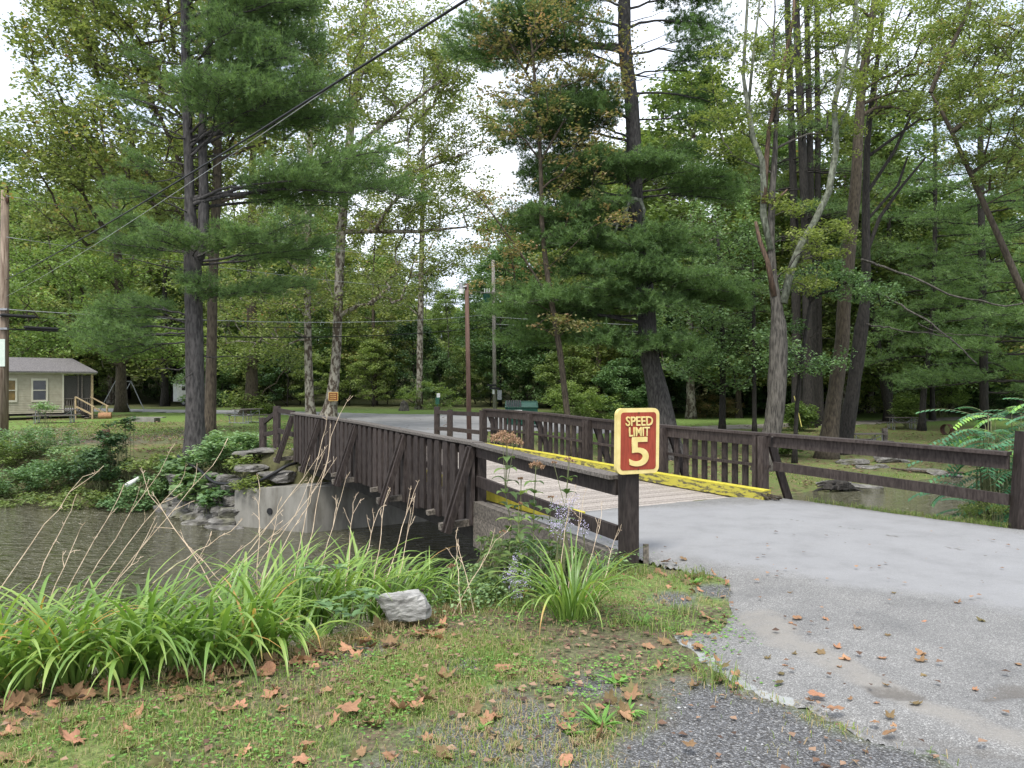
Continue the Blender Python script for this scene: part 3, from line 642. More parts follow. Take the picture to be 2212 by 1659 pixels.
def plate(mb, c, ax, ay, an, P, d0, d1, r=.5):
    n_ = len(P); V0 = c+P[:, :1]*ax+P[:, 1:]*ay+an*d0; V1 = c+P[:, :1]*ax+P[:, 1:]*ay+an*d1
    mb.add(np.concatenate([V0, V1]), [np.arange(n_)[::-1], n_+np.arange(n_), np.array([[i, (i+1) % n_, n_+(i+1) % n_, n_+i] for i in range(n_)])], r)
def ring(mb, c, ax, ay, an, P, Q, d0, d1):
    n_ = len(P); L = []
    for (A, d) in ((P, d0), (P, d1), (Q, d1), (Q, d0)): L.append(c+A[:, :1]*ax+A[:, 1:]*ay+an*d)
    fs = []
    for k in range(4):
        k2 = (k+1) % 4; fs += [[k*n_+i, k*n_+(i+1) % n_, k2*n_+(i+1) % n_, k2*n_+i] for i in range(n_)]
    mb.add(np.concatenate(L), [np.array(fs)])
th = math.radians(23); an = np.array([math.sin(th), -math.cos(th), 0]); ax = np.array([math.cos(th), math.sin(th), 0]); ay = np.array([0, 0, 1.])
ssn = thing('speed_limit_sign', 'red and cream SPEED LIMIT 5 sign on a square brown post beside the road', 'sign', tuple(sp))
mb = MB(); mb.beam(sp+np.array([0, 0, -.4]), sp+np.array([0, 0, 1.30]), .142, .142, up=ax); mb.build('post', mt['paint_wood'], ssn)
cS = sp+an*.105+np.array([0, 0, EYE-(953-829.5)/F*7.22+.003])+ax*.03
lean = .012; ayl = ay+ax*(lean); ayl /= np.linalg.norm(ayl)
pn = MB(); plate(pn, cS, ax, ayl, an, rrect(.457, .61, .06), -.032, .02); pno = pn.build('sign_panel', mt['sign_cream'], ssn)
mb = MB(); plate(mb, cS, ax, ayl, an, rrect(.457-.075, .61-.075, .03), .0, .0235); mb.build('sign_face', mt['sign_red'], pno)
for s_, dy, size, bd, sx_ in (('SPEED', .186, .12, .0018, (.292, .088)), ('LIMIT', .088, .12, .0018, (.222, .086)), ('5', -.098, .36, .006, (.208, .272))):
    o = text_mesh('lettering', s_, size, mt['sign_cream'], pno, cS+ayl*dy+an*.027+ax*(.004), ax, ayl, an, .012, bd, sx=sx_)
for dy in (.262, -.262):
    mb = MB(); mb.tube([cS+ayl*dy+an*.02, cS+ayl*dy+an*.027], [.007, .007], 10); mb.build('bolt', mt['rust'], pno)
mb = MB(); q = G(1383, 1213); mb.box((q[0]+.05, q[1]-.02, .07), (.05, .03, .2), None); tag(mb.build('wooden_stake', mt['raw_wood']), 'short rotten wooden stake beside the speed sign post', 'stake')

# ------------------------------------------------------------------ foliage tools
def leaf_arrays(Cn, size, up=.5, aspect=.62, rs=rng, N=None, fold=.25):
    n_ = len(Cn); size = np.broadcast_to(size, (n_,))
    nrm = rs.normal(size=(n_, 3)); nrm /= np.linalg.norm(nrm, axis=1)[:, None]
    nrm[:, 2] = np.abs(nrm[:, 2]); nrm = nrm*(1-up)+np.array([0, 0, up])
    nrm /= np.linalg.norm(nrm, axis=1)[:, None]
    d = rs.normal(size=(n_, 3)); d -= (d*nrm).sum(1)[:, None]*nrm; d /= np.linalg.norm(d, axis=1)[:, None]+1e-9
    e = np.cross(nrm, d); h = size[:, None]/2
    w_ = h*aspect
    V = np.stack([Cn-d*h, Cn+e*w_+nrm*h*fold-d*h*.1, Cn+d*h, Cn-e*w_+nrm*h*fold-d*h*.1], 1)
    return V
def leaves(name, Cn, size, rnd, mat, parent=None, up=.5, aspect=.62, local=False):
    V = leaf_arrays(Cn, size, up, aspect); n_ = len(Cn)
    return addmesh(name, V.reshape(-1, 3), [np.arange(n_*4).reshape(-1, 4)], mat, parent, attrs={'rnd': np.repeat(np.clip(rnd, 0, 1), 4)}, local=local)
def cloud(cl, rad, n_per, rs=rng, flat=.55):
    """leaf positions round clump centres; returns pos, rnd"""
    cl = np.asarray(cl); k = len(cl); rad = np.broadcast_to(rad, (k,))
    idx = np.repeat(np.arange(k), n_per); n_ = len(idx)
    g_ = rs.normal(size=(n_, 3)); g_ /= np.linalg.norm(g_, axis=1)[:, None]; g_ *= (rs.random(n_)**.45)[:, None]
    g_[:, 2] *= flat; crnd = rs.random(k)*.6
    return cl[idx]+g_*rad[idx][:, None], np.clip(crnd[idx]*.7+rs.random(n_)**1.3*.6, 0, 1), idx
def skeleton(trunk, tr, cl, rs, tip=.012, sag=.1, minh=0.0, maxr=.5):
    """trunk (n,3) radii tr; connects clump centres to nearest lower node. returns list of (pts, radii)"""
    trunk = np.asarray(trunk, float); nodes = [tuple(p) for p in trunk]; par = [-1]+list(range(len(trunk)-1)); own = [0]*len(trunk)
    nodes = list(map(np.array, nodes)); paths = []; ax_ = trunk[:, :2].mean(0)
    o_ = np.argsort(np.linalg.norm(cl[:, :2]-ax_, axis=1)+np.abs(cl[:, 2]-trunk[-1, 2])*.0)
    NA = np.array(nodes); parent_path = {}; npath = [-1]*len(nodes)
    for ci in o_:
        c = cl[ci]; dv_ = c-NA; dist = np.linalg.norm(dv_, axis=1)
        hz = np.hypot(dv_[:, 0], dv_[:, 1]); pen = dist+np.maximum(hz*.35-dv_[:, 2], 0)*1.5+np.where(NA[:, 2] < minh, 50, 0)
        j = int(np.argmin(pen)); a_ = NA[j]; L = dist[j]
        if L < .05: continue
        m_ = max(3, min(6, int(L/.8)+2)); t_ = np.linspace(0, 1, m_)[:, None]
        P_ = a_+(c-a_)*t_; P_ += (rs.normal(size=(m_, 3))*L*.05+np.array([0, 0, sag*L])*1.0)*(t_*(1-t_)*4*.6)
        P_[0] = a_; paths.append([P_, npath[j] if j >= len(trunk) else -1, 1, j])
        pid = len(paths)-1; new = P_[1:]; NA = np.concatenate([NA, new]); npath += [pid]*len(new)
    for k in range(len(paths)-1, -1, -1):
        if paths[k][1] >= 0: paths[paths[k][1]][2] += paths[k][2]
    outp = []
    for P_, pa, cnt, j in paths:
        r0 = min(tip*math.sqrt(cnt)*1.25, maxr); outp.append((P_, np.linspace(r0, max(tip*.45, r0*.45), len(P_))))
    return outp
def bark(name, trunk, tr, limbs, mat, parent, sides=10, wob=.12, flare=True):
    mb = MB(); T_ = np.array(trunk, float); R_ = np.array(tr, float)
    n_ = max(len(T_)*3, 10); t_ = np.linspace(0, len(T_)-1, n_); k = np.arange(len(T_))
    P_ = np.stack([np.interp(t_, k, T_[:, i]) for i in range(3)], -1); RR = np.interp(t_, k, R_)
    for it in range(2): P_[1:-1] = (P_[:-2]+2*P_[1:-1]+P_[2:])/4
    if flare: RR = RR*(1+.55*np.exp(-(P_[:, 2]-P_[0, 2])/(R_[0]*1.6)))
    mb.tube(P_, RR, sides, wob=wob)
    for P2, R2 in limbs: mb.tube(P2, R2, 3 if R2[0] < .012 else (4 if R2[0] < .03 else 6), cap=False)
    return mb.build(name, mat, parent, smooth=True)
def pxpath(pts, Y, base_drop=True):
    """[(px,py,halfwidth_px)] at depth Y -> points, radii"""
    P_ = np.array([W(a_, b_, Y) for a_, b_, *_ in pts]); R_ = np.array([q[2]*Y/F for q in pts]); return P_, R_
def ell(px, py, Y, rx, rz, n_, rs=rng, ry=None, shell=.35):
    c = W(px, py, Y); g_ = rs.normal(size=(n_, 3)); g_ /= np.linalg.norm(g_, axis=1)[:, None]; g_ *= (shell+(1-shell)*rs.random(n_)**.5)[:, None]
    return c+g_*np.array([rx, ry or rx, rz])
def tree(name, label, cat, tpts, Y, crowns, mat, barkm, leaf=.13, nper=90, crad=.6, group=None, extra_limbs=(), tip=.012, flat=.55, up=.45, maxr=.2, seed=1, minh=-.2, sides=10, aspect=.62):
    rs = np.random.default_rng(seed); T_, R_ = pxpath(tpts, Y)
    T_[0, 2] = min(T_[0, 2], float(H(T_[0, 0], T_[0, 1])))-.15
    t = thing(name, label, cat, tuple(T_[0]), group)
    cl = np.concatenate([ell(*c, rs=rs) if len(c) == 6 else ell(*c[:6], rs=rs, ry=c[6]) for c in crowns])
    ex = []; seedn = [T_]
    for e in extra_limbs:
        if isinstance(e[0][0], (int, float)): P2 = np.array([W(q[0], q[1], Y+(q[3] if len(q) > 3 else 0)) for q in e]); R2 = np.array([q[2]*Y/F for q in e]); ex.append((P2, R2)); seedn.append(P2)
    kk = np.concatenate([np.stack([np.interp(np.linspace(0, len(s_)-1, len(s_)*4), np.arange(len(s_)), s_[:, i]) for i in range(3)], -1) for s_ in seedn])
    limbs = skeleton(kk, None, cl, rs, tip, minh=minh, maxr=maxr)
    bark('trunk', T_, R_, [(P2, R2) for P2, R2 in limbs]+ex, mt[barkm], t, sides)
    pos, rn, _ = cloud(cl, crad*(.7+.6*rs.random(len(cl))), nper, rs, flat)
    leaves('crown', pos, leaf*(.7+.6*rs.random(len(pos))), rn, mt[mat], t, up, aspect)
    return t

# ---- pines: whorled limbs carrying flat sprays of needle tufts
def needles(name, tp, td, mat, parent, nn=13, ln=.11, wd=.009, rn=None, rs=rng, spread=.75):
    n_ = len(tp); tp = np.repeat(tp, nn, 0); td = np.repeat(td, nn, 0)
    d = td+rs.normal(size=(n_*nn, 3))*spread; d /= np.linalg.norm(d, axis=1)[:, None]
    s = np.cross(d, rs.normal(size=(n_*nn, 3))); s /= np.linalg.norm(s, axis=1)[:, None]+1e-9
    L = ln*(.7+.6*rs.random(n_*nn))[:, None]; b = tp+td*0
    V = np.stack([b-s*wd/2, b+s*wd/2, b+d*L], 1); r_ = np.repeat(np.repeat(rn, nn), 3)+.0
    return addmesh(name, V.reshape(-1, 3), [np.arange(n_*nn*3).reshape(-1, 3)], mat, parent, attrs={'rnd': np.clip(r_+.25*(np.tile([0, 0, 1], n_*nn)), 0, 1)})
def pine(name, label, tpts, Y, branches, mat='pine_a', barkm='bark_pine', nn=13, ln=.11, wd=.009, dens=1.0, group=None, seed=5, dead=12, stems=(), shoot=.17, tstep=.075, dup=2):
    rs = np.random.default_rng(seed); T_, R_ = pxpath(tpts, Y); T_[0, 2] = min(T_[0, 2], float(H(T_[0, 0], T_[0, 1])))-.15
    t = thing(name, label, 'tree', tuple(T_[0]), group); limbs = []; tp = []; td = []; tr_ = []
    def trunk_at(py, stem=None):
        A_ = np.array(tpts if stem is None else stems[stem], float); o_ = np.argsort(A_[:, 1])
        return W(np.interp(py, A_[o_, 1], A_[o_, 0]), py, Y), np.interp(py, A_[o_, 1], A_[o_, 2])*Y/F
    for st in stems: P2 = np.array([W(q[0], q[1], Y) for q in st]); limbs.append((P2, np.array([q[2]*Y/F for q in st])))
    todo = [(b, None) for b in branches]
    while todo:
        br, start = todo.pop(0)
        py, az, L, rise, droop, f0, sw = br[:7]; stem = br[7] if len(br) > 7 else None
        a_, r_ = trunk_at(py, stem) if start is None else (start, .05); az = math.radians(az); h = np.array([math.cos(az), math.sin(az), 0]); m_ = 14
        s_ = np.linspace(0, 1, m_); P_ = a_+h*(s_*L)[:, None]+np.array([0, 0, 1.])*(rise*L*s_-droop*L*s_**2.2)[:, None]
        wb = np.cumsum(rs.normal(size=(m_, 3))*.03*L/3, 0)*np.array([1, 1, .8]); P_ += wb-wb[0]
        if start is None:
            for _k in range(dup-1):
                ii = int((.35+.35*rs.random())*f0*m_)+1; todo.append(((0, math.degrees(az)+rs.choice([-1, 1])*rs.uniform(14, 38), L*(1-ii/m_)*rs.uniform(.75, 1.05), rise+rs.uniform(-.04, .16), droop, max(.12, f0*.35), sw*1.1), P_[ii].copy()))
        r0 = max(.02, min(r_*.45, .013*L)); limbs.append((P_, np.linspace(r0, .006, m_)))
        sd = np.cross(h, [0, 0, 1.]); s0 = f0
        while s0 < 1.0:
            q = np.array([np.interp(s0, s_, P_[:, i]) for i in range(3)]); prof = math.sin(PI*min(1, (s0-f0)/(1-f0+1e-6)*.8+.2))**.7
            for sg in (-1, 1):
                l_ = sw*L*.36*prof*rs.uniform(.6, 1.2)+.2
                d_ = h*rs.uniform(.5, .9)+sd*sg*rs.uniform(.5, 1)+np.array([0, 0, rs.uniform(-.10, .5)]); d_ /= np.linalg.norm(d_)
                e_ = q+d_*l_; e_[2] += .05*l_; limbs.append((np.array([q, (q+e_)/2+np.array([0, 0, -.02*l_]), e_]), np.array([.008, .006, .004])))
                k = max(2, int(l_/tstep*dens)); u = (np.arange(k)+.5)/k; u = .15+.85*u
                pts = q+(e_-q)*u[:, None]+rs.normal(size=(k, 3))*.07; tp.append(pts)
                dd = d_*.8+rs.normal(size=(k, 3))*.35+np.array([0, 0, .35]); td.append(dd); tr_.append(np.full(k, rs.random()*.5)+rs.random(k)*.3)
            s0 += shoot/L*rs.uniform(.7, 1.3)
    ztop = T_[:, 2].max(); zb = T_[0, 2]
    A_ = np.array(tpts, float); ylo, yhi = A_[:, 1].min(), A_[:, 1].max()
    for k in range(dead):   # bare dead limbs and twigs
        py = rs.uniform(max(ylo, -100), min(yhi-130, 800)); a_, r_ = trunk_at(py); az = rs.uniform(0, 2*PI); L = rs.uniform(1.0, 2.8)
        h = np.array([math.cos(az), math.sin(az), 0]); s_ = np.linspace(0, 1, 7)[:, None]
        P_ = a_+h*s_*L+np.array([0, 0, 1.])*(s_*L*rs.uniform(-.2, .35)); P_[1:] += rs.normal(size=(6, 3))*.05; limbs.append((P_, np.linspace(.028, .005, 7)))
        for kk in range(3):
            q = P_[rs.integers(2, 6)]; limbs.append((np.array([q, q+rs.normal(size=3)*.25*L*.5]), np.array([.008, .003])))
    bark('trunk', T_, R_, limbs, mt[barkm], t, 12, .1)
    tp = np.concatenate(tp); td = np.concatenate(td); td /= np.linalg.norm(td, axis=1)[:, None]
    needles('crown', tp, td, mt[mat], t, nn, ln, wd, np.concatenate(tr_), rs)
    return t
def rbr(n_, y0, y1, L0_, L1_, seed, f0=.3, sw=1.0, rise=.12, droop=.12, azs=None):
    rs = np.random.default_rng(seed); o_ = []
    for k in range(n_):
        f = (k+.5)/n_; az = (k*137.5+rs.uniform(-20, 20)) % 360 if azs is None else rs.uniform(*azs)
        o_.append((y0+(y1-y0)*f, az, (L0_+(L1_-L0_)*f)*rs.uniform(.8, 1.15), rise+rs.uniform(-.08, .1), droop+rs.uniform(-.04, .06), f0, sw))
    return o_
# big foreground pine on the far left bank
PA = [(422, 985, 20), (421, 900, 19.5), (420, 700, 18.5), (417, 600, 18), (416, 540, 18), (412, 480, 13), (410, 430, 10.5), (406, 300, 10), (402, 150, 9.5), (399, 0, 9), (396, -200, 7), (393, -420, 3)]
PA2 = [(428, 560, 13), (440, 490, 12), (440, 400, 10), (437, 300, 9), (440, 200, 7), (452, 100, 6), (458, -100, 5), (460, -260, 2)]
br = [(705, 178, 3.0, .38, .28, .35, 1.0), (690, 195, 2.6, .34, .25, .4, .9), (720, 200, 2.9, .02, .22, .4, 1.0), (735, 170, 2.4, -.02, .2, .45, .9), (712, 184, 3.3, .10, .22, .5, 1.0),
      (645, -6, 2.7, .20, .20, .35, .9), (655, -30, 1.6, .25, .15, .3, 1.1), (640, 12, 3.2, .05, .0, .55, .8), (628, -60, 1.5, .15, .1, .3, 1.1),
      (565, 0, 3.9, .22, .1, .4, .9), (560, -25, 3.0, .22, .16, .3, 1.1), (570, 25, 3.6, .2, .1, .4, 1.0), (545, 180, 2.6, .1, .1, .5, .8), (550, 215, 2.2, .15, .1, .4, 1.0), (500, 170, 2.4, .2, .1, .45, .9), (555, -60, 2.2, .15, .1, .3, 1.2), (548, -95, 1.8, .15, .12, .25, 1.2),
      (440, 2, 6.8, .26, .23, .45, .6), (445, -10, 5.4, .14, .12, .45, .7), (430, 10, 6.2, .32, .22, .4, .6), (435, -22, 4.2, .25, .2, .4, .8), (450, 30, 4.4, .15, .1, .4, .9),
      (330, 0, 4.2, .45, .18, .4, .8), (320, -15, 4.4, .52, .22, .35, .8), (300, 20, 3.8, .4, .2, .35, .8), (290, -35, 3.4, .4, .2, .3, .9), (310, 5, 4.9, .36, .2, .45, .7), (340, -30, 3.6, .5, .2, .3, .9),
      (280, -50, 2.6, .3, .15, .3, 1.1), (230, 0, 3.8, .35, .2, .3, .8), (200, -20, 3.8, .4, .2, .25, .9), (180, 15, 4.2, .3, .2, .3, .8), (160, -45, 3.0, .35, .2, .25, 1.0), (120, 0, 4.0, .3, .2, .25, .9), (100, -25, 3.8, .3, .2, .25, .9),
      (80, 20, 4.0, .2, .15, .25, .9), (40, -10, 3.8, .2, .15, .2, .9), (20, -40, 3.4, .2, .15, .2, 1.0), (0, 10, 3.8, .15, .15, .2, .9),
      (430, 182, 2.2, .15, .12, .4, .8), (380, 190, 1.8, .3, .15, .5, .8), (300, 176, 2.0, .4, .1, .6, .6), (260, 200, 2.3, .35, .12, .6, .6), (140, 165, 2.0, .35, .1, .6, .6)]
br += rbr(22, -20, -380, 3.8, 1.5, 8)
pine('pine_tree', 'tall white pine with a forked dark trunk and layered branches on the left far bank', PA, 23, br, stems=(PA2,), dead=34, seed=5, wd=.012, ln=.145, dens=1.15)
# large pine right of centre
PB = [(1440, 990, 34), (1434, 940, 27), (1425, 860, 23), (1400, 764, 20), (1396, 648, 19), (1378, 486, 18), (1370, 417, 17.5), (1370, 324, 16.5), (1364, 208, 15), (1354, 148, 14.5), (1347, 69, 14), (1350, 0, 13.5), (1346, -150, 11), (1342, -330, 7), (1340, -450, 3)]
br = [(610, 262, 3.0, .15, .12, .2, 1.1), (600, 235, 3.4, .12, .12, .25, 1.1), (620, 290, 3.2, .12, .14, .25, 1.1), (640, 320, 3.8, .05, .1, .25, 1.0), (650, 345, 4.2, .02, .1, .3, .9), (655, 5, 4.0, .04, .1, .3, .9),
      (590, 205, 4.0, .02, .12, .35, 1.0), (640, 215, 3.6, .0, .1, .3, 1.0), (560, 250, 3.2, .2, .14, .2, 1.1), (550, 285, 2.8, .2, .14, .2, 1.1), (545, 200, 3.4, .12, .12, .3, 1.0), (565, 315, 2.8, .15, .12, .25, 1.0), (665, 190, 4.6, -.02, .08, .3, .9), (680, 170, 4.8, .0, .1, .35, .9), (675, 250, 2.6, .1, .1, .2, 1.1), (668, 278, 2.8, .05, .1, .2, 1.1),
      (745, 280, 2.4, .02, .12, .25, 1.1), (755, 250, 2.2, .02, .12, .25, 1.1), (760, 310, 2.6, .0, .12, .3, 1.0), (735, 200, 4.0, .05, .14, .4, .9), (740, 180, 5.2, .1, .18, .4, .9), (720, 175, 6.4, .12, .16, .45, .8), (700, 188, 6.8, .18, .16, .45, .8),
      (500, 180, 5.6, .1, .12, .35, .9), (495, 200, 4.8, .05, .12, .3, 1.0), (480, 165, 5.8, .12, .14, .4, .8), (470, 220, 3.6, .1, .14, .35, .9), (520, 190, 5.4, -.05, .08, .4, .9),
      (420, 185, 4.2, .1, .12, .3, 1.0), (410, 225, 3.2, .2, .16, .2, 1.1), (400, 270, 2.6, .25, .16, .2, 1.2), (405, 310, 3.0, .2, .16, .25, 1.0), (415, 345, 4.0, .1, .12, .3, .9), (425, 0, 4.4, .05, .1, .4, .8), (395, 200, 3.6, .22, .14, .25, 1.0), (390, 160, 4.6, .15, .12, .35, .9),
      (330, 182, 5.8, .22, .16, .35, .9), (340, 170, 5.0, .1, .14, .35, .9), (300, 200, 4.2, .2, .14, .3, 1.0), (310, 190, 5.2, .26, .16, .35, .9), (260, 175, 5.6, .3, .2, .3, .9), (240, 215, 3.6, .2, .14, .35, .9), (270, 230, 2.8, .25, .14, .3, 1.0),
      (110, 182, 7.6, .06, .08, .5, .7), (100, 176, 7.0, .08, .08, .5, .7), (120, 188, 6.4, .1, .1, .45, .7), (150, 200, 4.2, .2, .14, .35, .9), (60, 190, 4.8, .2, .14, .35, .9), (20, 210, 4.0, .2, .14, .3, .9),
      (170, 0, 3.4, .3, .24, .6, .7), (120, -10, 4.6, .1, .14, .6, .7), (200, 8, 4.4, .05, .14, .6, .7), (260, -5, 3.4, .15, .2, .6, .7), (60, 10, 5.0, .15, .2, .55, .7), (330, 10, 3.2, .1, .12, .55, .8), (20, -20, 4.4, .2, .14, .5, .8)]
br += rbr(26, -10, -420, 5.0, 1.6, 9, .35)
pine('pine_tree', 'big dark trunked white pine with bright needle masses behind the speed sign', PB, 33, br, dead=22, seed=6, nn=11, ln=.19, wd=.022, shoot=.22, tstep=.11, dens=1.4, dup=3)
# ------------------------------------------------------------------ broadleaf trees that can be told apart
tree('sycamore_tree', 'tall sycamore with rust tinged leaves and brown trunk right behind the forked pine', 'tree',
     [(452, 955, 13), (456, 800, 11), (460, 600, 10), (468, 430, 9.5), (470, 300, 8.5), (480, 150, 7), (470, 0, 6), (450, -200, 4)], 30,
     [(330, 60, 30, 4.0, 3.2, 200), (190, 110, 30, 2.6, 2.6, 105), (290, 300, 29, 4.2, 2.3, 160), (90, 290, 29, 2.2, .8, 38), (230, 440, 30, 4.0, 1.8, 120), (620, 100, 33, 5.2, 4.2, 190), (600, 330, 33, 4.0, 2.5, 90), (450, -180, 30, 6.0, 3.5, 110), (170, 30, 31, 1.8, .8, 20)],
     'sycamore', 'bark_brown', leaf=.17, nper=62, crad=.62, seed=21, extra_limbs=([(468, 430, 6), (400, 380, 5), (345, 250, 4), (290, 150, 2.5), (255, 40, 1.5)], [(460, 560, 5), (380, 470, 3.5), (290, 420, 2)], [(478, 200, 4), (560, 60, 3), (600, -100, 2)]), flat=.7, minh=4)
tree('sycamore_tree', 'slender sycamore with mottled pale trunk, left of the pair by the road', 'tree',
     [(672, 905, 11), (668, 850, 9), (664, 700, 8), (664, 560, 7.5), (668, 400, 7), (672, 200, 5.5), (676, 0, 4)], 48,
     [(640, 420, 48, 4.8, 3.6, 120), (600, 620, 47, 4.4, 2.4, 85), (690, 150, 49, 5, 4.4, 120), (540, 720, 46, 3.0, 1.3, 30)], 'sycamore', 'bark_mottled', leaf=.19, nper=52, crad=.85, seed=22, minh=4)
tree('sycamore_tree', 'mottled pale sycamore carrying the small brown sign on its lower trunk', 'tree',
     [(706, 905, 17), (716, 870, 12), (726, 780, 10.5), (730, 680, 10), (734, 550, 10), (744, 420, 9), (760, 250, 8), (780, 100, 6), (800, -60, 4)], 48.6,
     [(860, 150, 49, 4.8, 4.8, 210), (985, 130, 49, 2.2, 3.0, 55), (960, 430, 49, 4.0, 3.0, 120), (820, 420, 49, 4.4, 3.6, 130), (780, 620, 48, 3.8, 1.8, 60), (1000, 280, 49, 2.8, 2.2, 75), (940, 560, 49, 3.0, 1.2, 26), (780, 0, 49, 4, 3, 50)],
     'sycamore', 'bark_mottled', leaf=.19, nper=52, crad=.8, seed=23, minh=5, extra_limbs=([(738, 500, 6), (800, 500, 5), (900, 500, 4), (1010, 490, 2)], [(752, 330, 6), (850, 250, 4), (960, 170, 2)], [(745, 420, 5), (870, 380, 4), (965, 345, 3), (1010, 330, 2)]))
# young rust leaved tree in the centre
tree('ash_tree', 'thin leaning young tree with sparse yellow and rust leaves in the middle of the view', 'tree',
     [(1242, 985, 8), (1225, 896, 7), (1212, 768, 6.5), (1190, 648, 6), (1171, 509, 5.5), (1169, 417, 5), (1167, 324, 4), (1157, 185, 3.2), (1140, 0, 2.2), (1120, -150, 1)], 31,
     [(1170, 60, 31, 2.9, 1.7, 80), (1250, 230, 30.5, 2.0, 1.8, 55), (1120, 260, 31, 2.0, 1.8, 50), (1080, 480, 31, 1.5, 1.5, 24), (1140, 560, 30.5, 1.4, .9, 16), (1220, 700, 30, 1.2, .35, 14), (1290, 360, 30.5, 1.2, 1.2, 16), (1190, 420, 31, 1.0, 1.6, 14), (1280, 100, 31, 2.2, 2.0, 32), (1060, 620, 31, 1.2, .5, 8), (1330, 460, 30, .8, .5, 7)],
     'autumn', 'bark_brown', leaf=.15, nper=30, crad=.5, seed=24, minh=3, tip=.009, extra_limbs=([(1190, 648, 3), (1120, 540, 2.5), (1040, 430, 2), (1010, 400, 1)], [(1167, 350, 3), (1230, 240, 2), (1290, 60, 1)], [(1160, 200, 2.5), (1100, 90, 2), (1060, 10, 1)]), flat=.45)
# half dead lichen covered tree
tree('dying_maple', 'half dead split tree with lichen pale limbs and bare snapped tops right of the sign', 'tree',
     [(1650, 1018, 22), (1658, 960, 20), (1674, 912, 19), (1680, 805, 19.5), (1682, 713, 18), (1681, 690, 14), (1675, 640, 11), (1667, 579, 9), (1665, 509, 8), (1667, 417, 7), (1674, 347, 6), (1676, 262, 4)], 28.8,
     [(1770, 520, 28.6, 1.5, .8, 40), (1700, 440, 29, 1.0, .5, 14), (1740, 600, 28.5, 1.0, .5, 16), (1780, 120, 28.8, 2.4, 2.4, 90), (1600, 200, 28.8, 2.0, 2.6, 85), (1860, 60, 28.8, 1.6, 1.6, 30), (1700, -80, 29, 2.8, 1.6, 40), (1820, 300, 29, 1.0, .8, 10)],
     'lime', 'bark_grey', leaf=.12, nper=52, crad=.42, seed=25, minh=4.5, tip=.008, flat=.5)
t = [o for o in C.objects if o.get('label', '').startswith('half dead')][0]
for nm, mm_, ls in (('lichen_limb', 'bark_lichen', [[(1665, 540, 7), (1651, 463, 8), (1650, 400, 7.5), (1645, 350, 6.5), (1623, 301, 6), (1614, 250, 5.5), (1600, 170, 4), (1608, 0, 3), (1600, -120, 2)], [(1614, 255, 4), (1626, 120, 3), (1640, 0, 2)],
                     [(1692, 655, 9), (1705, 600, 9), (1713, 569, 8.5), (1732, 520, 8), (1753, 486, 7.5), (1785, 417, 7.5), (1799, 324, 7), (1794, 231, 6), (1813, 162, 5), (1841, 46, 4), (1850, -80, 2)], [(1797, 300, 4), (1830, 230, 3.5), (1850, 120, 3), (1845, 0, 2)]]),
                    ('bare_limb', 'bark_red', [[(1650, 440, 6), (1654, 360, 5.5), (1662, 270, 4.5), (1680, 200, 4.5), (1695, 120, 4), (1712, 40, 3.5), (1716, -40, 2)], [(1673, 640, 7), (1658, 565, 5.5), (1643, 520, 5), (1632, 478, 3)], [(1668, 440, 3), (1700, 410, 2)]])):
    mb = MB()
    for l in ls: P2, R2 = pxpath(l, 28.7); P2[1:, 1] += np.cumsum(rs.uniform(-.12, .12, len(P2)-1)); mb.tube(P2, R2, 7, wob=.15)
    o = mb.build(nm, mt[mm_], t, True); o['label'] = 'pale lichen covered limbs' if 'lich' in nm else 'reddish barkless limbs'
# leaning pair
tree('leaning_tree', 'thick smooth brown trunk leaning right, left one of the leaning pair', 'tree',
     [(1785, 985, 20), (1795, 920, 17), (1805, 835, 15), (1823, 713, 15), (1820, 700, 14), (1833, 556, 13.5), (1848, 417, 12), (1855, 278, 10), (1862, 162, 9), (1890, 20, 7), (1900, -150, 4)], 33,
     [(1920, 90, 33, 3.0, 3.0, 100), (1850, -120, 33, 3.4, 2.4, 50), (1990, 150, 33, 2.6, 2.0, 60)], 'lime', 'bark_brown', leaf=.13, nper=42, crad=.5, seed=26, minh=8)
tree('leaning_tree', 'dark trunk leaning right with pale bare upper limbs, right one of the leaning pair', 'tree',
     [(1818, 978, 17), (1830, 920, 15), (1842, 851, 14), (1860, 713, 15), (1872, 640, 10), (1870, 509, 8.5), (1871, 370, 7), (1875, 278, 6), (1888, 185, 5.5), (1905, 60, 4), (1915, -100, 3)], 35,
     [(2010, 130, 35, 3.2, 2.6, 80), (2100, 80, 35, 3.0, 2.4, 70), (1950, -60, 35, 3.0, 2.0, 36)], 'lime', 'bark_dark', leaf=.13, nper=42, crad=.5, seed=27, minh=9,
     extra_limbs=([(1868, 560, 4), (1900, 470, 4), (1950, 400, 3), (2000, 340, 2)], [(1871, 420, 4), (1930, 330, 3.5), (1985, 215, 2.5), (2050, 60, 2)], [(1869, 480, 3), (1940, 400, 3), (1960, 340, 2)], [(1872, 340, 4), (1990, 255, 3), (2100, 200, 2), (2212, 150, 1.5)]))
# overhanging tree on the right
tree('maple_tree', 'yellowing maple whose dark limb leans in from the right frame edge', 'tree',
     [(2330, 905, 14), (2290, 780, 11), (2212, 640, 8), (2170, 540, 7), (2130, 450, 6), (2085, 350, 5), (2040, 250, 4), (2010, 200, 2)], 25,
     [(2140, 180, 25, 2.4, 1.8, 120), (2180, 0, 25, 2.6, 1.8, 110), (2190, 350, 24.5, 1.4, 1.2, 50), (2040, 330, 25, 1.0, .5, 10), (2230, 180, 23.5, 2.2, 2.5, 60)], 'sycamore', 'bark_brown', leaf=.105, nper=75, crad=.42, seed=28, minh=4, tip=.007)
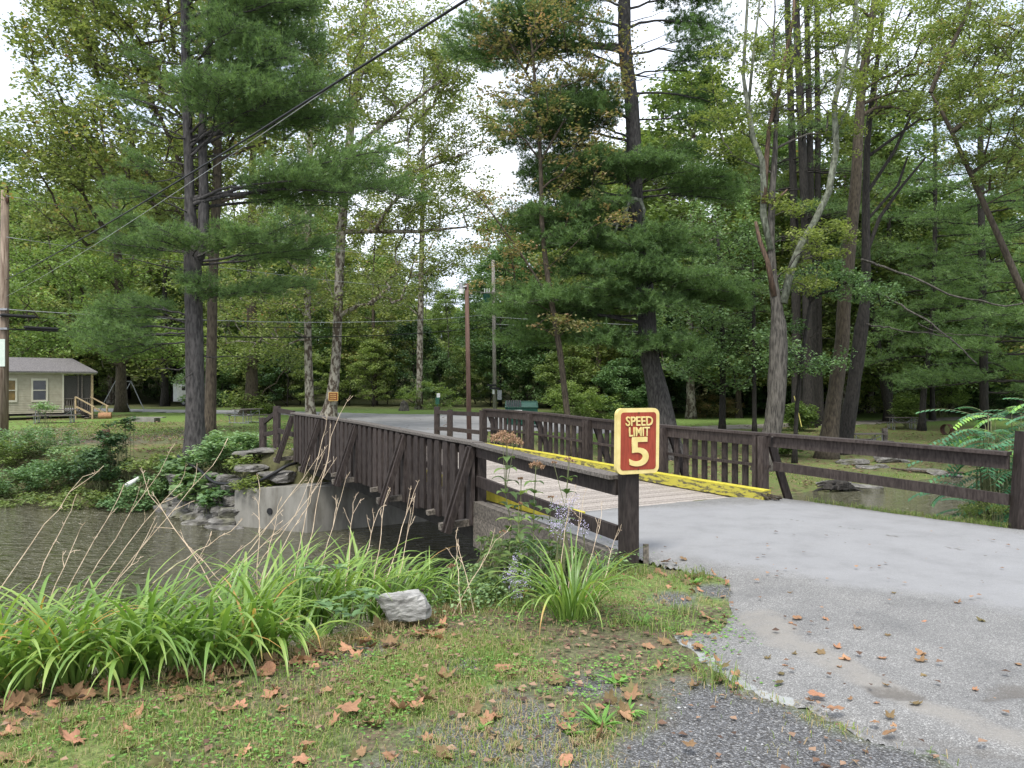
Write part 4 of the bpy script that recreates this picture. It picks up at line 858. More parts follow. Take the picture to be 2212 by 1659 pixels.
# straight pines
for i, (x0, xt, hw, yy, lab) in enumerate([(1722, 1700, 9, 52, 'first from the left'), (1747, 1718, 10, 51, 'second from the left'), (1757, 1742, 8, 53, 'third from the left'), (1770, 1764, 7, 54, 'rightmost')]):
    PX = [(x0, 926, hw*1.4), (x0-1, 800, hw*1.1), (x0-3, 600, hw), ((x0+xt)/2, 300, hw*.85), (xt, 0, hw*.7), (xt-3, -200, hw*.4), (xt-3, -330, 2)]
    pine('pine_tree', 'straight dark pine, %s of four behind the half dead tree' % lab, PX, yy, rbr(26, 560, -320, 5.2, 2.0, 30+i, .45, .9, .02, .06), dead=20, seed=40+i, nn=8, ln=.26, wd=.035, shoot=.4, tstep=.2, barkm='bark_dark', dens=.9, mat='pine_far', group='straight pines behind the half dead tree')
for i, (pts, yy, lab, hi, lo_, L) in enumerate([([(1991, 921, 7), (1995, 830, 6), (2010, 744, 5), (2020, 600, 5), (2020, 300, 4), (2018, 150, 2)], 48, 'slim pine with long feathery boughs standing beside the two picnic tables', 170, 800, 5.2),
        ([(2126, 915, 9), (2124, 700, 8), (2120, 500, 7), (2118, 300, 6), (2116, 120, 3)], 46, 'feathery green pine filling the right side above the rusty ring', 130, 860, 6.0),
        ([(2230, 930, 14), (2228, 700, 12), (2225, 400, 9), (2222, 200, 4)], 38, 'feathery pine at the right frame edge above the compound leaved shrub', 220, 850, 5.5),
        ([(1630, 940, 5), (1629, 800, 4.5), (1628, 650, 4), (1626, 560, 2)], 44, 'thin dark young pine trunk between the sign and the half dead tree', 570, 800, 2.2)]):
    pine('pine_tree', lab, pts, yy, rbr(34 if i < 3 else 10, lo_, hi, L, 2.5, 50+i, .25, .95, .06, .14), dead=14, seed=60+i, nn=8, ln=.24, wd=.032, shoot=.34, tstep=.17, mat='pine_far' if i == 3 else 'pine_a', barkm='bark_dark')
tree('leaning_tree', 'dark slim trunk leaning left that rises behind the farther picnic table', 'tree', [(1926, 909, 9), (1912, 850, 8), (1900, 774, 7.5), (1890, 713, 7), (1880, 600, 6), (1875, 480, 4)], 56,
     [(1890, 620, 56, 4, 3, 40), (1870, 480, 56, 4, 3, 40)], 'forest', 'bark_dark', leaf=.22, nper=50, crad=.9, seed=70)
tree('big_tree', 'broad dark trunk with ivy at its foot left of the sycamore pair', 'tree', [(540, 893, 17), (543, 860, 13), (545, 780, 11), (543, 600, 10), (545, 400, 8), (548, 200, 5)], 55,
     [(540, 620, 55, 6, 4, 100), (520, 420, 55, 6, 4, 90), (560, 760, 54, 5, 1.6, 55), (540, 250, 55, 5, 4, 70), (530, 860, 54.5, 1.2, .5, 10)], 'forest', 'bark_brown', leaf=.23, nper=62, crad=1.0, seed=71)
tree('maple_tree', 'green leafy maple whose low boughs hang over the cabin roof and swing set', 'tree', [(262, 893, 12), (262, 800, 10), (258, 650, 9), (250, 450, 7), (240, 300, 4)], 60,
     [(150, 640, 56, 6, 3.0, 110), (60, 740, 55, 4, 1.0, 40), (240, 730, 54, 5, 1.4, 60), (330, 740, 54, 4, 1.5, 45), (90, 520, 58, 6, 4, 110), (260, 500, 60, 6, 4, 90)], 'maple', 'bark_brown', leaf=.24, nper=62, crad=1.0, seed=72)
tree('maple_tree', 'fresh green maple between the big pine and the half dead tree', 'tree', [(1560, 925, 7), (1562, 800, 6), (1558, 650, 5), (1550, 500, 3)], 46,
     [(1560, 640, 46, 3.6, 2.6, 75), (1610, 760, 45, 3.0, 1.6, 55), (1540, 800, 45, 3, 1.2, 40), (1570, 500, 46, 3, 2.4, 45), (1500, 700, 46, 3, 2, 45)], 'shrub', 'bark_dark', leaf=.2, nper=52, crad=.8, seed=73)
tree('oak_tree', 'green oak with low boughs crossing in front of the leaning trunks', 'tree', [(1716, 930, 5), (1722, 850, 4.5), (1735, 750, 4), (1750, 650, 2.5)], 31,
     [(1760, 600, 31, 1.6, .7, 34), (1830, 620, 30.5, 1.2, .6, 26), (1740, 780, 30, 1.7, .5, 34), (1690, 720, 31, 1.0, .5, 14), (1900, 640, 31, .9, .5, 14)], 'shrub', 'bark_dark', leaf=.13, nper=44, crad=.45, seed=74)

# ------------------------------------------------------------------ forest: prototypes, then copies tree by tree
def proto_tree(seed, h_, crown, n_, nper, leaf, crad, mat, barkm, r0, name='forest_tree', flat=.6, low=.12):
    rs = np.random.default_rng(seed); T_ = np.array([[0, 0, -.4], [rs.uniform(-.2, .2), 0, h_*.25], [rs.uniform(-.5, .5), rs.uniform(-.4, .4), h_*.55], [rs.uniform(-.8, .8), rs.uniform(-.8, .8), h_*.92]])
    t = thing(name, None, 'tree', (0, 0, 0)); z = rs.random(n_)**.8; z = low*h_+(1-low)*h_*z; zz = (z/h_-low)/(1-low)
    prof = crown*(np.clip(np.sin(PI*(zz*.86+.12)), .15, 1))**.7; a_ = rs.random(n_)*2*PI; rr = prof*(.35+.65*rs.random(n_)**.5)
    cl = np.stack([np.cos(a_)*rr, np.sin(a_)*rr, z], -1)+np.array([0, 0, 0]); seeds = np.stack([np.interp(np.linspace(0, 3, 12), range(4), T_[:, i]) for i in range(3)], -1)
    limbs = skeleton(seeds, None, cl, rs, .014, maxr=.14)
    bark('trunk', T_, [r0, r0*.75, r0*.5, r0*.15], limbs, mt[barkm], t, 8)
    pos, rn, _ = cloud(cl, crad*(.6+.8*rs.random(n_)), nper, rs, flat)
    leaves('crown', pos, leaf*(.7+.6*rs.random(len(pos))), rn, mt[mat], t, .45)
    return t
def copy_tree(src, loc, rz_, sc, label, group, cat=None):
    r_ = src.copy(); C.objects.link(r_); r_.location = loc; r_.rotation_euler = (0, 0, rz_); r_.scale = sc
    r_['label'] = label
    if group: r_['group'] = group
    if cat: r_['category'] = cat
    for ch in list(src.children):
        c = ch.copy(); C.objects.link(c); c.parent = r_
    return r_
protos = [proto_tree(201, 22, 5.0, 190, 95, .30, 1.15, 'forest', 'bark_dark', .28), proto_tree(202, 20, 4.2, 150, 100, .28, 1.1, 'maple', 'bark_grey', .22),
          proto_tree(203, 24, 5.5, 210, 90, .32, 1.25, 'forest', 'bark_mottled', .3), proto_tree(204, 17, 4.4, 150, 95, .28, 1.05, 'shrub', 'bark_dark', .18),
          proto_tree(205, 21, 4.6, 170, 90, .30, 1.1, 'sycamore', 'bark_brown', .26)]
und = [proto_tree(211, 6.5, 2.6, 80, 100, .20, .7, 'forest', 'bark_dark', .07, 'understorey_tree', .5, .06), proto_tree(212, 5.0, 2.4, 70, 100, .19, .65, 'shrub', 'bark_dark', .06, 'understorey_tree', .5, .05),
       proto_tree(213, 7.5, 2.8, 90, 90, .20, .7, 'darkleaf', 'bark_dark', .08, 'understorey_tree', .5, .06), proto_tree(214, 8.0, 2.5, 80, 90, .19, .65, 'maple', 'bark_dark', .07, 'understorey_tree', .5, .08)]
ZONES = [(-400, 205, 'behind the tan cabin'), (205, 330, 'behind the swing set'), (330, 500, 'behind the white trailer and forked pine'), (500, 640, 'behind the road left of the sycamore pair'), (640, 850, 'behind the sycamore pair across the road'),
         (850, 1040, 'in the gap where the road bends out of sight'), (1040, 1200, 'behind the green dumpster'), (1200, 1480, 'behind the big dark pine and the sign'), (1480, 1700, 'beyond the lawn left of the half dead tree'), (1700, 1900, 'behind the straight pines and leaning trunks'), (1900, 2100, 'behind the two picnic tables'), (2100, 2700, 'at the far right beyond the rusty ring')]
def zone(px):
    for a_, b_, s_ in ZONES:
        if a_ <= px < b_: return s_
    return ZONES[-1][2]
KIND = ['dark green forest tree', 'mid green forest tree', 'tall pale barked forest tree', 'short deep green forest tree', 'yellow green forest tree']
used = set(); rf = np.random.default_rng(99)
def put(protl, i, px, Y, sc, word, shr='', zs=None):
    x = (px-1106)/F*Y; z = float(H(x, Y)); lab = '%s%s standing %s' % (word, shr, zone(px))
    src = protl[i]; s3 = (sc*rf.uniform(.9, 1.1), sc*rf.uniform(.9, 1.1), zs or sc*rf.uniform(.85, 1.1))
    if (id(protl), i) not in used:
        used.add((id(protl), i)); src.location = (x, Y, z); src.rotation_euler = (0, 0, rf.uniform(0, 6)); src.scale = s3; src['label'] = lab; src['group'] = lab.split(' standing ')[0]+'s '+zone(px)
    else: copy_tree(src, (x, Y, z), rf.uniform(0, 6.28), s3, lab, lab.split(' standing ')[0]+'s '+zone(px))
rows = [(60, 1440, 2350, 105), (70, -60, 2300, 150), (79, -120, 2330, 120), (90, -60, 2350, 105), (103, -100, 2350, 95), (118, -60, 2350, 90)]
for Yr, x0, x1, st in rows:
    px = x0+rf.uniform(0, st)
    while px < x1:
        Y_ = Yr+rf.uniform(-4, 4)
        gap = 845 < px < 1060
        if Yr < 75 and (px < 420 or 560 < px < 1180): px += st*rf.uniform(.7, 1.2); continue
        if Yr < 85 and gap and rf.random() < .8: px += st*.6; continue
        i = int(rf.choice(5, p=[.25, .24, .15, .13, .23])); sc = rf.uniform(.85, 1.12)*(.62 if gap else 1.1 if px > 1080 else 1)
        if px < 420: sc *= 1.22
        if 420 <= px < 820: sc *= 1.05
        put(protos, i, px, Y_, sc, KIND[i]); px += st*rf.uniform(.75, 1.25)
UK = ['leafy understorey tree', 'low broad green understorey tree', 'dark leaved understorey tree', 'bright understorey tree']
for Yr, x0, x1, st in [(64, 1180, 2300, 95), (75, 420, 2300, 70), (72, 1180, 2300, 80), (82, -60, 2300, 85), (95, -60, 2300, 90)]:
    px = x0+rf.uniform(0, st)
    while px < x1:
        if (Yr < 70 and 1480 < px < 1560) or (Yr < 70 and px < 900) or (Yr < 86 and 215 < px < 420): px += st*.5; continue
        i = int(rf.choice(4)); put(und, i, px, Yr+rf.uniform(-3, 3), rf.uniform(.75, 1.2), UK[i]); px += st*rf.uniform(.7, 1.3)
# far wood mass on the rising ground
n_ = 26000; a_ = np.radians(rf.uniform(-44, 44, n_)); R_ = rf.uniform(124, 168, n_); x = R_*np.sin(a_); y = R_*np.cos(a_)
base = H(x, y); hh = rf.random(n_)**.8*(9+9*fbm(x, y, 14, 6))*np.where(np.abs(a_-math.radians(-5)) < .1, .55, 1)
Pp_ = np.stack([x, y, base+hh], -1)
tag(leaves('distant_wood', Pp_, 1.3*(.6+.8*rf.random(n_)), np.clip(.15+.5*fbm(x, y+hh, 5, 3)+.2*rf.random(n_), 0, 1), mt['forest'], up=.3), 'far wooded hillside closing the view behind the trees', 'wood', kind='stuff')
# ------------------------------------------------------------------ near plants
def blade_pts(b, az, L, th0, bend, n_=8):
    """arching blade centre line"""
    s_ = np.linspace(0, 1, n_+1); ang = th0-bend*s_**1.5; ds = L/n_
    hx = np.concatenate([[0], np.cumsum(np.cos(ang[:-1])*ds)]); hz = np.concatenate([[0], np.cumsum(np.sin(ang[:-1])*ds)])
    return np.stack([b[0]+hx*math.cos(az), b[1]+hx*math.sin(az), b[2]+hz], -1)
def straps(spec, w0, rs, prof=None):
    """spec list of (pts); returns V, F, rnd for V-folded strap blades"""
    V = []; Fq = []; R_ = []; o_ = 0
    for P_, wd, rv in spec:
        n_ = len(P_); T_ = np.gradient(P_, axis=0); T_ /= np.linalg.norm(T_, axis=1)[:, None]+1e-9
        h = np.array([-(P_[-1]-P_[0])[1], (P_[-1]-P_[0])[0], 0]); h /= np.linalg.norm(h)+1e-9
        s_ = np.linspace(0, 1, n_); ww = wd*np.clip(np.minimum(1, .45+s_*2.2)*np.clip((1-s_)*3.0, 0.03, 1)**.8, .03, 1)
        up = np.cross(T_, h); up /= np.linalg.norm(up, axis=1)[:, None]+1e-9; up *= np.sign(up[:, 2:3]+1e-6)
        A = P_-h*ww[:, None]/2+up*ww[:, None]*.22; Bm = P_; D_ = P_+h*ww[:, None]/2+up*ww[:, None]*.22
        V.append(np.stack([A, Bm, D_], 1).reshape(-1, 3)); i = np.arange(n_-1)*3+o_
        Fq.append(np.stack([i, i+1, i+4, i+3], -1)); Fq.append(np.stack([i+1, i+2, i+5, i+4], -1)); o_ += n_*3
        R_.append(np.clip(np.repeat(rv+.15*s_+(.4 if rs.random() < .04 else 0)*s_**3, 3), 0, 1))
    return np.concatenate(V), np.concatenate(Fq), np.concatenate(R_)
def daylily(px, py, n_, L, label, group, seed, lean=None, z=None, wd=.024, rad=.12):
    rs = np.random.default_rng(seed); q = G(px, py) if not isinstance(px, tuple) else px; z = float(H(q[0], q[1])) if z is None else z
    sp_ = []
    for k in range(n_):
        az = rs.uniform(0, 2*PI)
        if lean is not None and rs.random() < .45: az = lean+rs.normal()*.7
        r_ = rad*rs.random()**.5; b = (q[0]+r_*math.cos(az), q[1]+r_*math.sin(az)*.6, z-.02); l_ = L*rs.uniform(.55, 1.15)
        P_ = blade_pts(b, az+rs.normal()*.25, l_, math.radians(rs.uniform(62, 88)), rs.uniform(.9, 3.0), 11)
        P_[:, 2] = np.maximum(P_[:, 2], z+.01)
        rv = rs.random()*.75
        if rs.random() < .03: rv = .95; wd_ = .6
        else: wd_ = 1
        sp_.append((P_, wd*wd_*rs.uniform(.7, 1.15), rv))
    V, Fq, R_ = straps(sp_, wd, rs)
    t = addmesh('daylily', V, [Fq], mt['daylily'], smooth=True, attrs={'rnd': R_}); tag(t, label, 'plant', group)
    return t
DL = 'arching strap leaved daylily clump in the dense green band along the near bank'
band = [(-60, 1490), (20, 1476), (95, 1462), (165, 1455), (240, 1446), (310, 1440), (380, 1424), (450, 1416), (520, 1402), (590, 1388), (655, 1370), (715, 1352)]
for i, (a_, b_) in enumerate(band): daylily(a_+random.uniform(-14, 14), b_+random.uniform(-16, 6), 44, random.uniform(.68, .95), DL, 'daylily clumps along the near bank', 500+i, lean=-1.3 if i % 2 else .3, wd=.028)
back = [(-120, 1425), (-20, 1415), (70, 1405), (150, 1395), (230, 1388), (310, 1378), (390, 1368), (460, 1355), (530, 1345), (600, 1330), (670, 1322), (740, 1306), (800, 1300), (860, 1290), (690, 1288), (610, 1296), (780, 1268), (850, 1262), (560, 1310)]
for i, (a_, b_) in enumerate(back):
    q = G(a_, b_); daylily((q[0], q[1]), None, 34, (.84 if i < 12 else .72)*random.uniform(.8, 1.12), DL, 'daylily clumps along the near bank', 540+i, lean=.2, z=max(float(H(*q)), -.16))
for i, (a_, b_, n_, L) in enumerate([(880, 1302, 40, .62), (925, 1292, 34, .62), (965, 1288, 26, .5)]):
    q = G(a_, b_); daylily((q[0], q[1]), None, n_, L, 'narrow leaved grassy clump right of the angular rock on the near bank', 'grassy clumps beside the angular rock', 580+i, lean=.1, z=max(float(H(*q)), -.14), wd=.012)
daylily(1235, 1340, 105, .72, 'large lone fountain shaped daylily clump left of the speed sign post', None, 590, wd=.017, rad=.13)
daylily(1300, 1225, 50, .34, 'small thin leaved tuft at the foot of the timber edging beside the sign', None, 591, wd=.009)
# lawn blades: one mass
def grass_mass(name, pts, h0, h1, wd, rnd, mat, label, rs, zoff=0):
    n_ = len(pts); z = H(pts[:, 0], pts[:, 1])+zoff; a_ = rs.uniform(0, 2*PI, n_); L = rs.uniform(h0, h1, n_); tl = rs.uniform(.3, 1.9, n_)
    b = np.stack([pts[:, 0], pts[:, 1], z], -1); sd = np.stack([-np.sin(a_), np.cos(a_), 0*a_], -1)*wd/2
    md = b+np.stack([np.cos(a_)*L*.22*tl, np.sin(a_)*L*.22*tl, L*.62], -1); tpx = b+np.stack([np.cos(a_)*L*.75*tl, np.sin(a_)*L*.75*tl, L*(1-.42*tl)], -1)
    V = np.stack([b-sd, b+sd, md+sd*.8, md-sd*.8, tpx], 1); i = np.arange(n_)[:, None]*5
    o = addmesh(name, V.reshape(-1, 3), [i+np.array([[0, 1, 2, 3]]), i+np.array([[3, 2, 4]])], mt[mat], attrs={'rnd': np.repeat(rnd, 5)})
    return tag(o, label, 'grass', kind='stuff')
rs = np.random.default_rng(1234); n_ = 330000
x = rs.uniform(-5.5, 3.2, n_); y = rs.uniform(2.4, 8.2, n_); gm = sst(-.25, .2, sdist(x, y, GRAV)+(fbm(x, y, .35, 31)-.5)*.5)
dirt = np.maximum(sst(.6, 0, pdist(x, y, gp((1000, 1330), (1250, 1370), (1420, 1380), (1560, 1440)))), sst(.9, .3, pdist(x, y, gp((1400, 1260), (1540, 1290), (1500, 1340)))))
dens = (.25+.75*sst(.36, .58, fbm(x, y, .9, 21)))*(1-.97*gm)*(1-.8*dirt)*(.25+.75*sst(.3, .52, fbm(x, y, .28, 64)))*np.where(y > 6.0, .75, 1)
dens = dens*(1-.85*sst(-.15, .25, (x-.2)*.6+(4.2-y)*.25)*sst(.35, .6, fbm(x, y, .5, 71)))
ok = (rs.random(n_) < dens) & (sdist(x, y, NEAR) > -.5) & (sdist(x, y, ROAD) < .02+.05*rs.random(n_))
pts = np.stack([x, y], -1)[ok]
dry = np.clip(fbm(pts[:, 0], pts[:, 1], .45, 91)*1.2-.1, 0, 1)
grass_mass('grass', pts, .018, .062, .0042, np.clip(rs.random(len(pts))*.64+dry*.6*(.75+.25*sst(-1, .6, pts[:, 0])), 0, 1), 'grass', 'short mown grass mixed with dry thatch on the near bank', rs)
ec = [(1385, 1232), (1500, 1250), (1470, 1330), (1545, 1470), (1440, 1365), (1020, 1275), (1060, 1262), (1100, 1300), (1150, 1310), (1000, 1300), (1330, 1250), (1180, 1250), (1350, 1350)]
tp_ = np.concatenate([G(a_, b_)+rs.normal(size=(90, 2))*.08 for a_, b_ in ec]+[np.stack([xx, yy], -1) for xx, yy in [(np.interp(rs.random(5200), np.linspace(0, 1, 5), [4.35, 5.1, 6.0, 7.6, 12])+rs.normal(size=5200)*.06+.12, np.interp(rs.random(5200), np.linspace(0, 1, 5), [11.3, 10.0, 8.95, 7.55, 4])*1.0+0)]])
u = rs.random(5200); ex_ = np.stack([np.interp(u, np.linspace(0, 1, 5), [4.35, 5.1, 6.0, 7.6, 12])+.10+rs.normal(size=5200)*.07, np.interp(u, np.linspace(0, 1, 5), [11.3, 10.05, 9.0, 7.6, 4])+rs.normal(size=5200)*.05], -1)
tp_ = np.concatenate([tp_[:-5200], ex_])
grass_mass('tall_grass', tp_, .05, .17, .005, rs.random(len(tp_))*.75, 'grass', 'taller ragged grass tufts along the asphalt edges', rs)
tq = np.concatenate([np.stack([np.interp(rs.random(9000), np.linspace(0, 1, 5), [-3.3, -2.2, -1.4, -.9, -.3]), rs.random(9000)*0], -1)])[:3600]
tq[:, 1] = np.interp(tq[:, 0], [-3.3, -2.9, -1.7, -.95, -.3], [4.2, 4.38, 4.75, 5.35, 6.0])+rs.normal(size=3600)*.14+.12
grass_mass('dead_thatch', tq, .03, .12, .005, .80+.2*rs.random(len(tq)), 'grass', 'brown dead thatch and stems under the daylily band', rs)
# bank scrub: low leafy cover on the slope below the lip (ground cover nobody could count)
bx = np.concatenate([G(a_, b_)[None]+rs.normal(size=(500, 2))*np.array([.22, .22]) for a_, b_ in ((1010, 1262), (1040, 1240), (1090, 1240), (1140, 1235), (980, 1290), (1200, 1225), (1270, 1222), (1060, 1290), (1120, 1200), (1180, 1195), (930, 1265))])
bz = np.maximum(H(bx[:, 0], bx[:, 1]), -.9)+.03+.18*rs.random(len(bx))
tag(leaves('bank_ground_cover', np.stack([bx[:, 0], bx[:, 1], bz], -1), .035, rs.random(len(bx)), mt['shrub']), 'low leafy ground cover spilling down the near bank beside the bridge', 'ground cover', kind='stuff')
# clover and small broad leaves
n_ = 26000; x = rs.uniform(-4.5, 1.6, n_); y = rs.uniform(2.6, 6.4, n_); ok = (fbm(x, y, .5, 41) > .5) & (sdist(x, y, GRAV) < -.15) & (sdist(x, y, NEAR) > 0) & (rs.random(n_) < .75)
x, y = x[ok], y[ok]; tag(leaves('clover', np.stack([x, y, H(x, y)+rs.uniform(.012, .035, len(x))], -1), .020*(.6+.8*rs.random(len(x))), rs.random(len(x)), mt['clover'], up=.85, aspect=.9), 'clover and small round weed leaves through the near lawn', 'clover', kind='stuff')
# rosette weeds
def rosette(px, py, n_, L, label, seed, wd=.03, mat='clover', up=(8, 40), group=None):
    rs = np.random.default_rng(seed); q = G(px, py); z = float(H(*q)); sp_ = []
    for k in range(n_):
        az = rs.uniform(0, 6.28); P_ = blade_pts((q[0], q[1], z), az, L*rs.uniform(.5, 1.1), math.radians(rs.uniform(*up)), rs.uniform(.2, .9), 6); sp_.append((P_, wd*rs.uniform(.6, 1.2), rs.random()*.8))
    V, Fq, R_ = straps(sp_, wd, rs); V[:, 2] = np.maximum(V[:, 2], z+.004)
    return tag(addmesh('rosette_weed', V, [Fq], mt[mat], attrs={'rnd': R_}), label, 'weed', group)
RW = 'flat rosette weed with toothed green leaves on bare soil beside the gravel'
for i, (a_, b_, n_, L) in enumerate([(1300, 1570, 18, .16), (1355, 1545, 12, .11), (1330, 1478, 14, .12), (1040, 1575, 10, .07), (1120, 1492, 8, .05), (1445, 1362, 8, .06), (1390, 1345, 16, .12), (1500, 1262, 14, .1), (1230, 1590, 10, .09)]):
    rosette(a_, b_, n_, L, RW, 620+i, wd=.02, group='rosette weeds near the gravel')
# broad leaved creeper beside the rock
def compound(name, px, py, Y, h_, n_, L, label, mat, seed, nl=5, spread=.25):
    rs = np.random.default_rng(seed); p0 = W(px, py, Y); t = thing(name, label, 'plant', tuple(p0)); st = MB(); V = []; Fq = []; R_ = []; o_ = 0
    for k in range(n_):
        az = rs.uniform(0, 6.28); b = p0+np.array([rs.normal()*.002, rs.normal()*.002, 0]); e_ = b+np.array([math.cos(az)*spread*rs.random(), math.sin(az)*spread*rs.random(), h_*rs.uniform(.3, 1)])
        st.tube([b, (b+e_)/2+rs.normal(size=3)*.01, e_], [.003, .0025, .002], 4)
        for j in range(nl):
            aa = az+(j-(nl-1)/2)*1.1; P_ = blade_pts(e_, aa, L*rs.uniform(.7, 1.1), math.radians(rs.uniform(5, 30)), .8, 6)
            s_ = np.linspace(0, 1, 7); w_ = L*.52*np.sin(PI*np.clip(s_*.93+.06, 0, 1))**.9*(1+.12*np.array([0, 1, -1, 1, -1, 1, 0])); h = np.array([-math.sin(aa), math.cos(aa), 0])
            V.append(np.stack([P_-h*w_[:, None]/2+[0, 0, .004], P_, P_+h*w_[:, None]/2+[0, 0, .004]], 1).reshape(-1, 3)); i = np.arange(6)*3+o_
            Fq += [np.stack([i, i+1, i+4, i+3], -1), np.stack([i+1, i+2, i+5, i+4], -1)]; o_ += 21; R_.append(np.full(21, rs.random()))
    st.build('stem', mt['green_stem'], t)
    addmesh('foliage', np.concatenate(V), [np.concatenate(Fq)], mt[mat], t, attrs={'rnd': np.concatenate(R_)})
    return t
compound('creeper', 745, 1375, 5.15, .30, 9, .085, 'five leaved dark green creeper growing left of the angular rock', 'shrub', 650)
compound('creeper', 690, 1310, 5.3, .25, 7, .075, 'five leaved creeper higher up among the daylily leaves', 'shrub', 651)
# dry stalks
def stalk(b, tpt, seed, label=None, group=None, r=.0042, fork=3):
    rs = np.random.default_rng(seed); b = np.array(b); tpt = np.array(tpt); L = np.linalg.norm(tpt-b); mb = MB()
    s_ = np.linspace(0, 1, 8)[:, None]; P_ = b+(tpt-b)*s_+np.array([0, 0, .05*L])*(s_*(1-s_))*2+rs.normal(size=(8, 3))*.006*(s_ > 0); mb.tube(P_, np.linspace(r, r*.4, 8), 5)
    for k in range(fork):
        q = P_[5+k % 3]; d = (tpt-b)/L+rs.normal(size=3)*.35; e_ = q+d*L*rs.uniform(.08, .2); mb.tube([q, (q+e_)/2+rs.normal(size=3)*.005, e_], [r*.5, r*.4, r*.25], 4)
        for j in range(2): e2 = e_-d*L*.03*j+rs.normal(size=3)*.015; mb.tube([e_-d*L*.03, e2], [r*.35, r*.35], 3)
    return tag(mb.build('dry_stalk', mt['dry_stem']), label, 'dry stalk', group)
DS = 'bare straw coloured daylily stalk leaning right over the water among the green leaves'
ST = [(-20, 1240, 180, 1030, 5.4), (30, 1300, 145, 1120, 5.3), (80, 1330, 250, 1090, 5.4), (110, 1330, 345, 1020, 5.6), (120, 1330, 388, 1045, 5.6), (150, 1330, 460, 1005, 5.7), (175, 1330, 320, 1160, 5.4), (330, 1330, 440, 1180, 5.3),
      (330, 1200, 495, 1150, 5.4), (520, 1300, 325, 1070, 5.5), (400, 1280, 620, 1130, 5.6), (360, 1290, 570, 1145, 5.6), (560, 1290, 405, 1180, 5.6), (430, 1300, 690, 985, 5.9), (470, 1300, 700, 1030, 5.9), (520, 1290, 668, 1085, 5.8), (540, 1290, 600, 1120, 5.8),
      (620, 1270, 695, 950, 6.0), (640, 1270, 715, 940, 6.0), (670, 1270, 735, 1075, 6.0), (745, 1230, 765, 1085, 6.1), (770, 1240, 815, 1105, 6.2), (800, 1240, 838, 1060, 6.2), (830, 1210, 895, 1060, 6.2), (850, 1260, 890, 1110, 6.2), (945, 1330, 1070, 1170, 5.9),
      (1040, 1330, 985, 1160, 5.9), (1000, 1300, 985, 1190, 5.9), (1200, 1260, 1230, 1080, 6.0), (1215, 1270, 1260, 1090, 6.0), (1250, 1270, 1300, 1110, 6.0), (1290, 1250, 1335, 1150, 6.1), (60, 1360, 165, 1160, 5.2), (555, 1250, 560, 1060, 6.0)]
for i, (a_, b_, c_, d_, yy) in enumerate(ST):
    right = a_ > 1190; mid = 940 < a_ < 1190
    stalk(W(a_, b_+60, yy-.2), W(c_, d_, yy+.2), 700+i, 'thin bare dry stalk rising from the lone daylily clump by the sign' if right else ('dry bent stalk crossing the gap beside the bridge end' if mid else DS), 'dry stalks by the sign' if right else ('bent dry stalks in the gap' if mid else 'dry stalks along the near bank'), r=.0032 if right else .0042)
# joe pye weeds and asters
def joepye(name, base, topz, heads, label, seed, nl=9, L=.16, mat='joe', lean=0.0):
    rs = np.random.default_rng(seed); b = np.array(base); tpt = b+np.array([lean, .02, topz-b[2]]); t = thing(name, label, 'plant', tuple(b)); mb = MB()
    s_ = np.linspace(0, 1, 9)[:, None]; P_ = b+(tpt-b)*s_+rs.normal(size=(9, 3))*.01*(s_ > 0); mb.tube(P_, np.linspace(.007, .003, 9), 6)
    V = []; Fq = []; R_ = []; o_ = 0; Lh = np.linalg.norm(tpt-b)
    for k in range(nl):
        f = .25+.72*k/nl; q = np.array([np.interp(f*8, range(9), P_[:, i]) for i in range(3)])
        for j in range(3):
            aa = k*1.1+j*2.09+rs.uniform(-.4, .4); P2 = blade_pts(q, aa, L*rs.uniform(.6, 1.15)*(1.1-f*.4), math.radians(rs.uniform(10, 50)), rs.uniform(1.0, 2.3), 7)
            s2 = np.linspace(0, 1, 8); w_ = L*.34*np.sin(PI*np.clip(s2*.9+.08, 0, 1)); h = np.array([-math.sin(aa), math.cos(aa), 0])
            V.append(np.stack([P2-h*w_[:, None]/2+[0, 0, .006], P2, P2+h*w_[:, None]/2+[0, 0, .006]], 1).reshape(-1, 3)); i = np.arange(7)*3+o_
            Fq += [np.stack([i, i+1, i+4, i+3], -1), np.stack([i+1, i+2, i+5, i+4], -1)]; o_ += 24; R_.append(np.full(24, min(1, rs.random()*.8+(.25 if f < .5 else 0))))
    hp = []
    for (dx, dz, rad_, n_) in heads:
        c = tpt+np.array([dx, 0, dz]); mb.tube([P_[6], c-[0, 0, rad_*.4]], [.003, .002], 4)
        for k in range(n_):
            g_ = rs.normal(size=3); g_ /= np.linalg.norm(g_); g_[2] = abs(g_[2])*.6-.1; q = c+g_*rad_*np.array([1.1, 1, .9]); mb.tube([c-[0, 0, rad_*.5], q], [.0015, .001], 3, cap=False)
            hp.append(q+rs.normal(size=(26, 3))*rad_*.14)
    mb.build('stem', mt['green_stem'], t); addmesh('foliage', np.concatenate(V), [np.concatenate(Fq)], mt[mat], t, attrs={'rnd': np.concatenate(R_)})
    if hp:
        hp = np.concatenate(hp); leaves('seed_head', hp, .013, rs.random(len(hp)), mt['seedhead'], t, up=.2, aspect=.8)
    return t
def jp(px_top, py_top, Y, px_b, heads, label, seed, **k):
    tpp = W(px_top, py_top, Y); bb = W(px_b, 1260, Y); joepye('joe_pye_weed', (bb[0], bb[1], -.55), tpp[2], heads, label, seed, lean=tpp[0]-bb[0], **k)
jp(1094, 950, 6.3, 1105, [(-.03, .0, .085, 26), (.06, -.03, .07, 18), (0, .03, .07, 16)], 'tallest drying flower stalk with a broad brown seed head in front of the bridge rail', 800, nl=13, L=.19)
jp(1158, 1008, 6.3, 1150, [(0, 0, .055, 16)], 'drying flower stalk with a round brown head second from the left', 801, nl=12, L=.18)
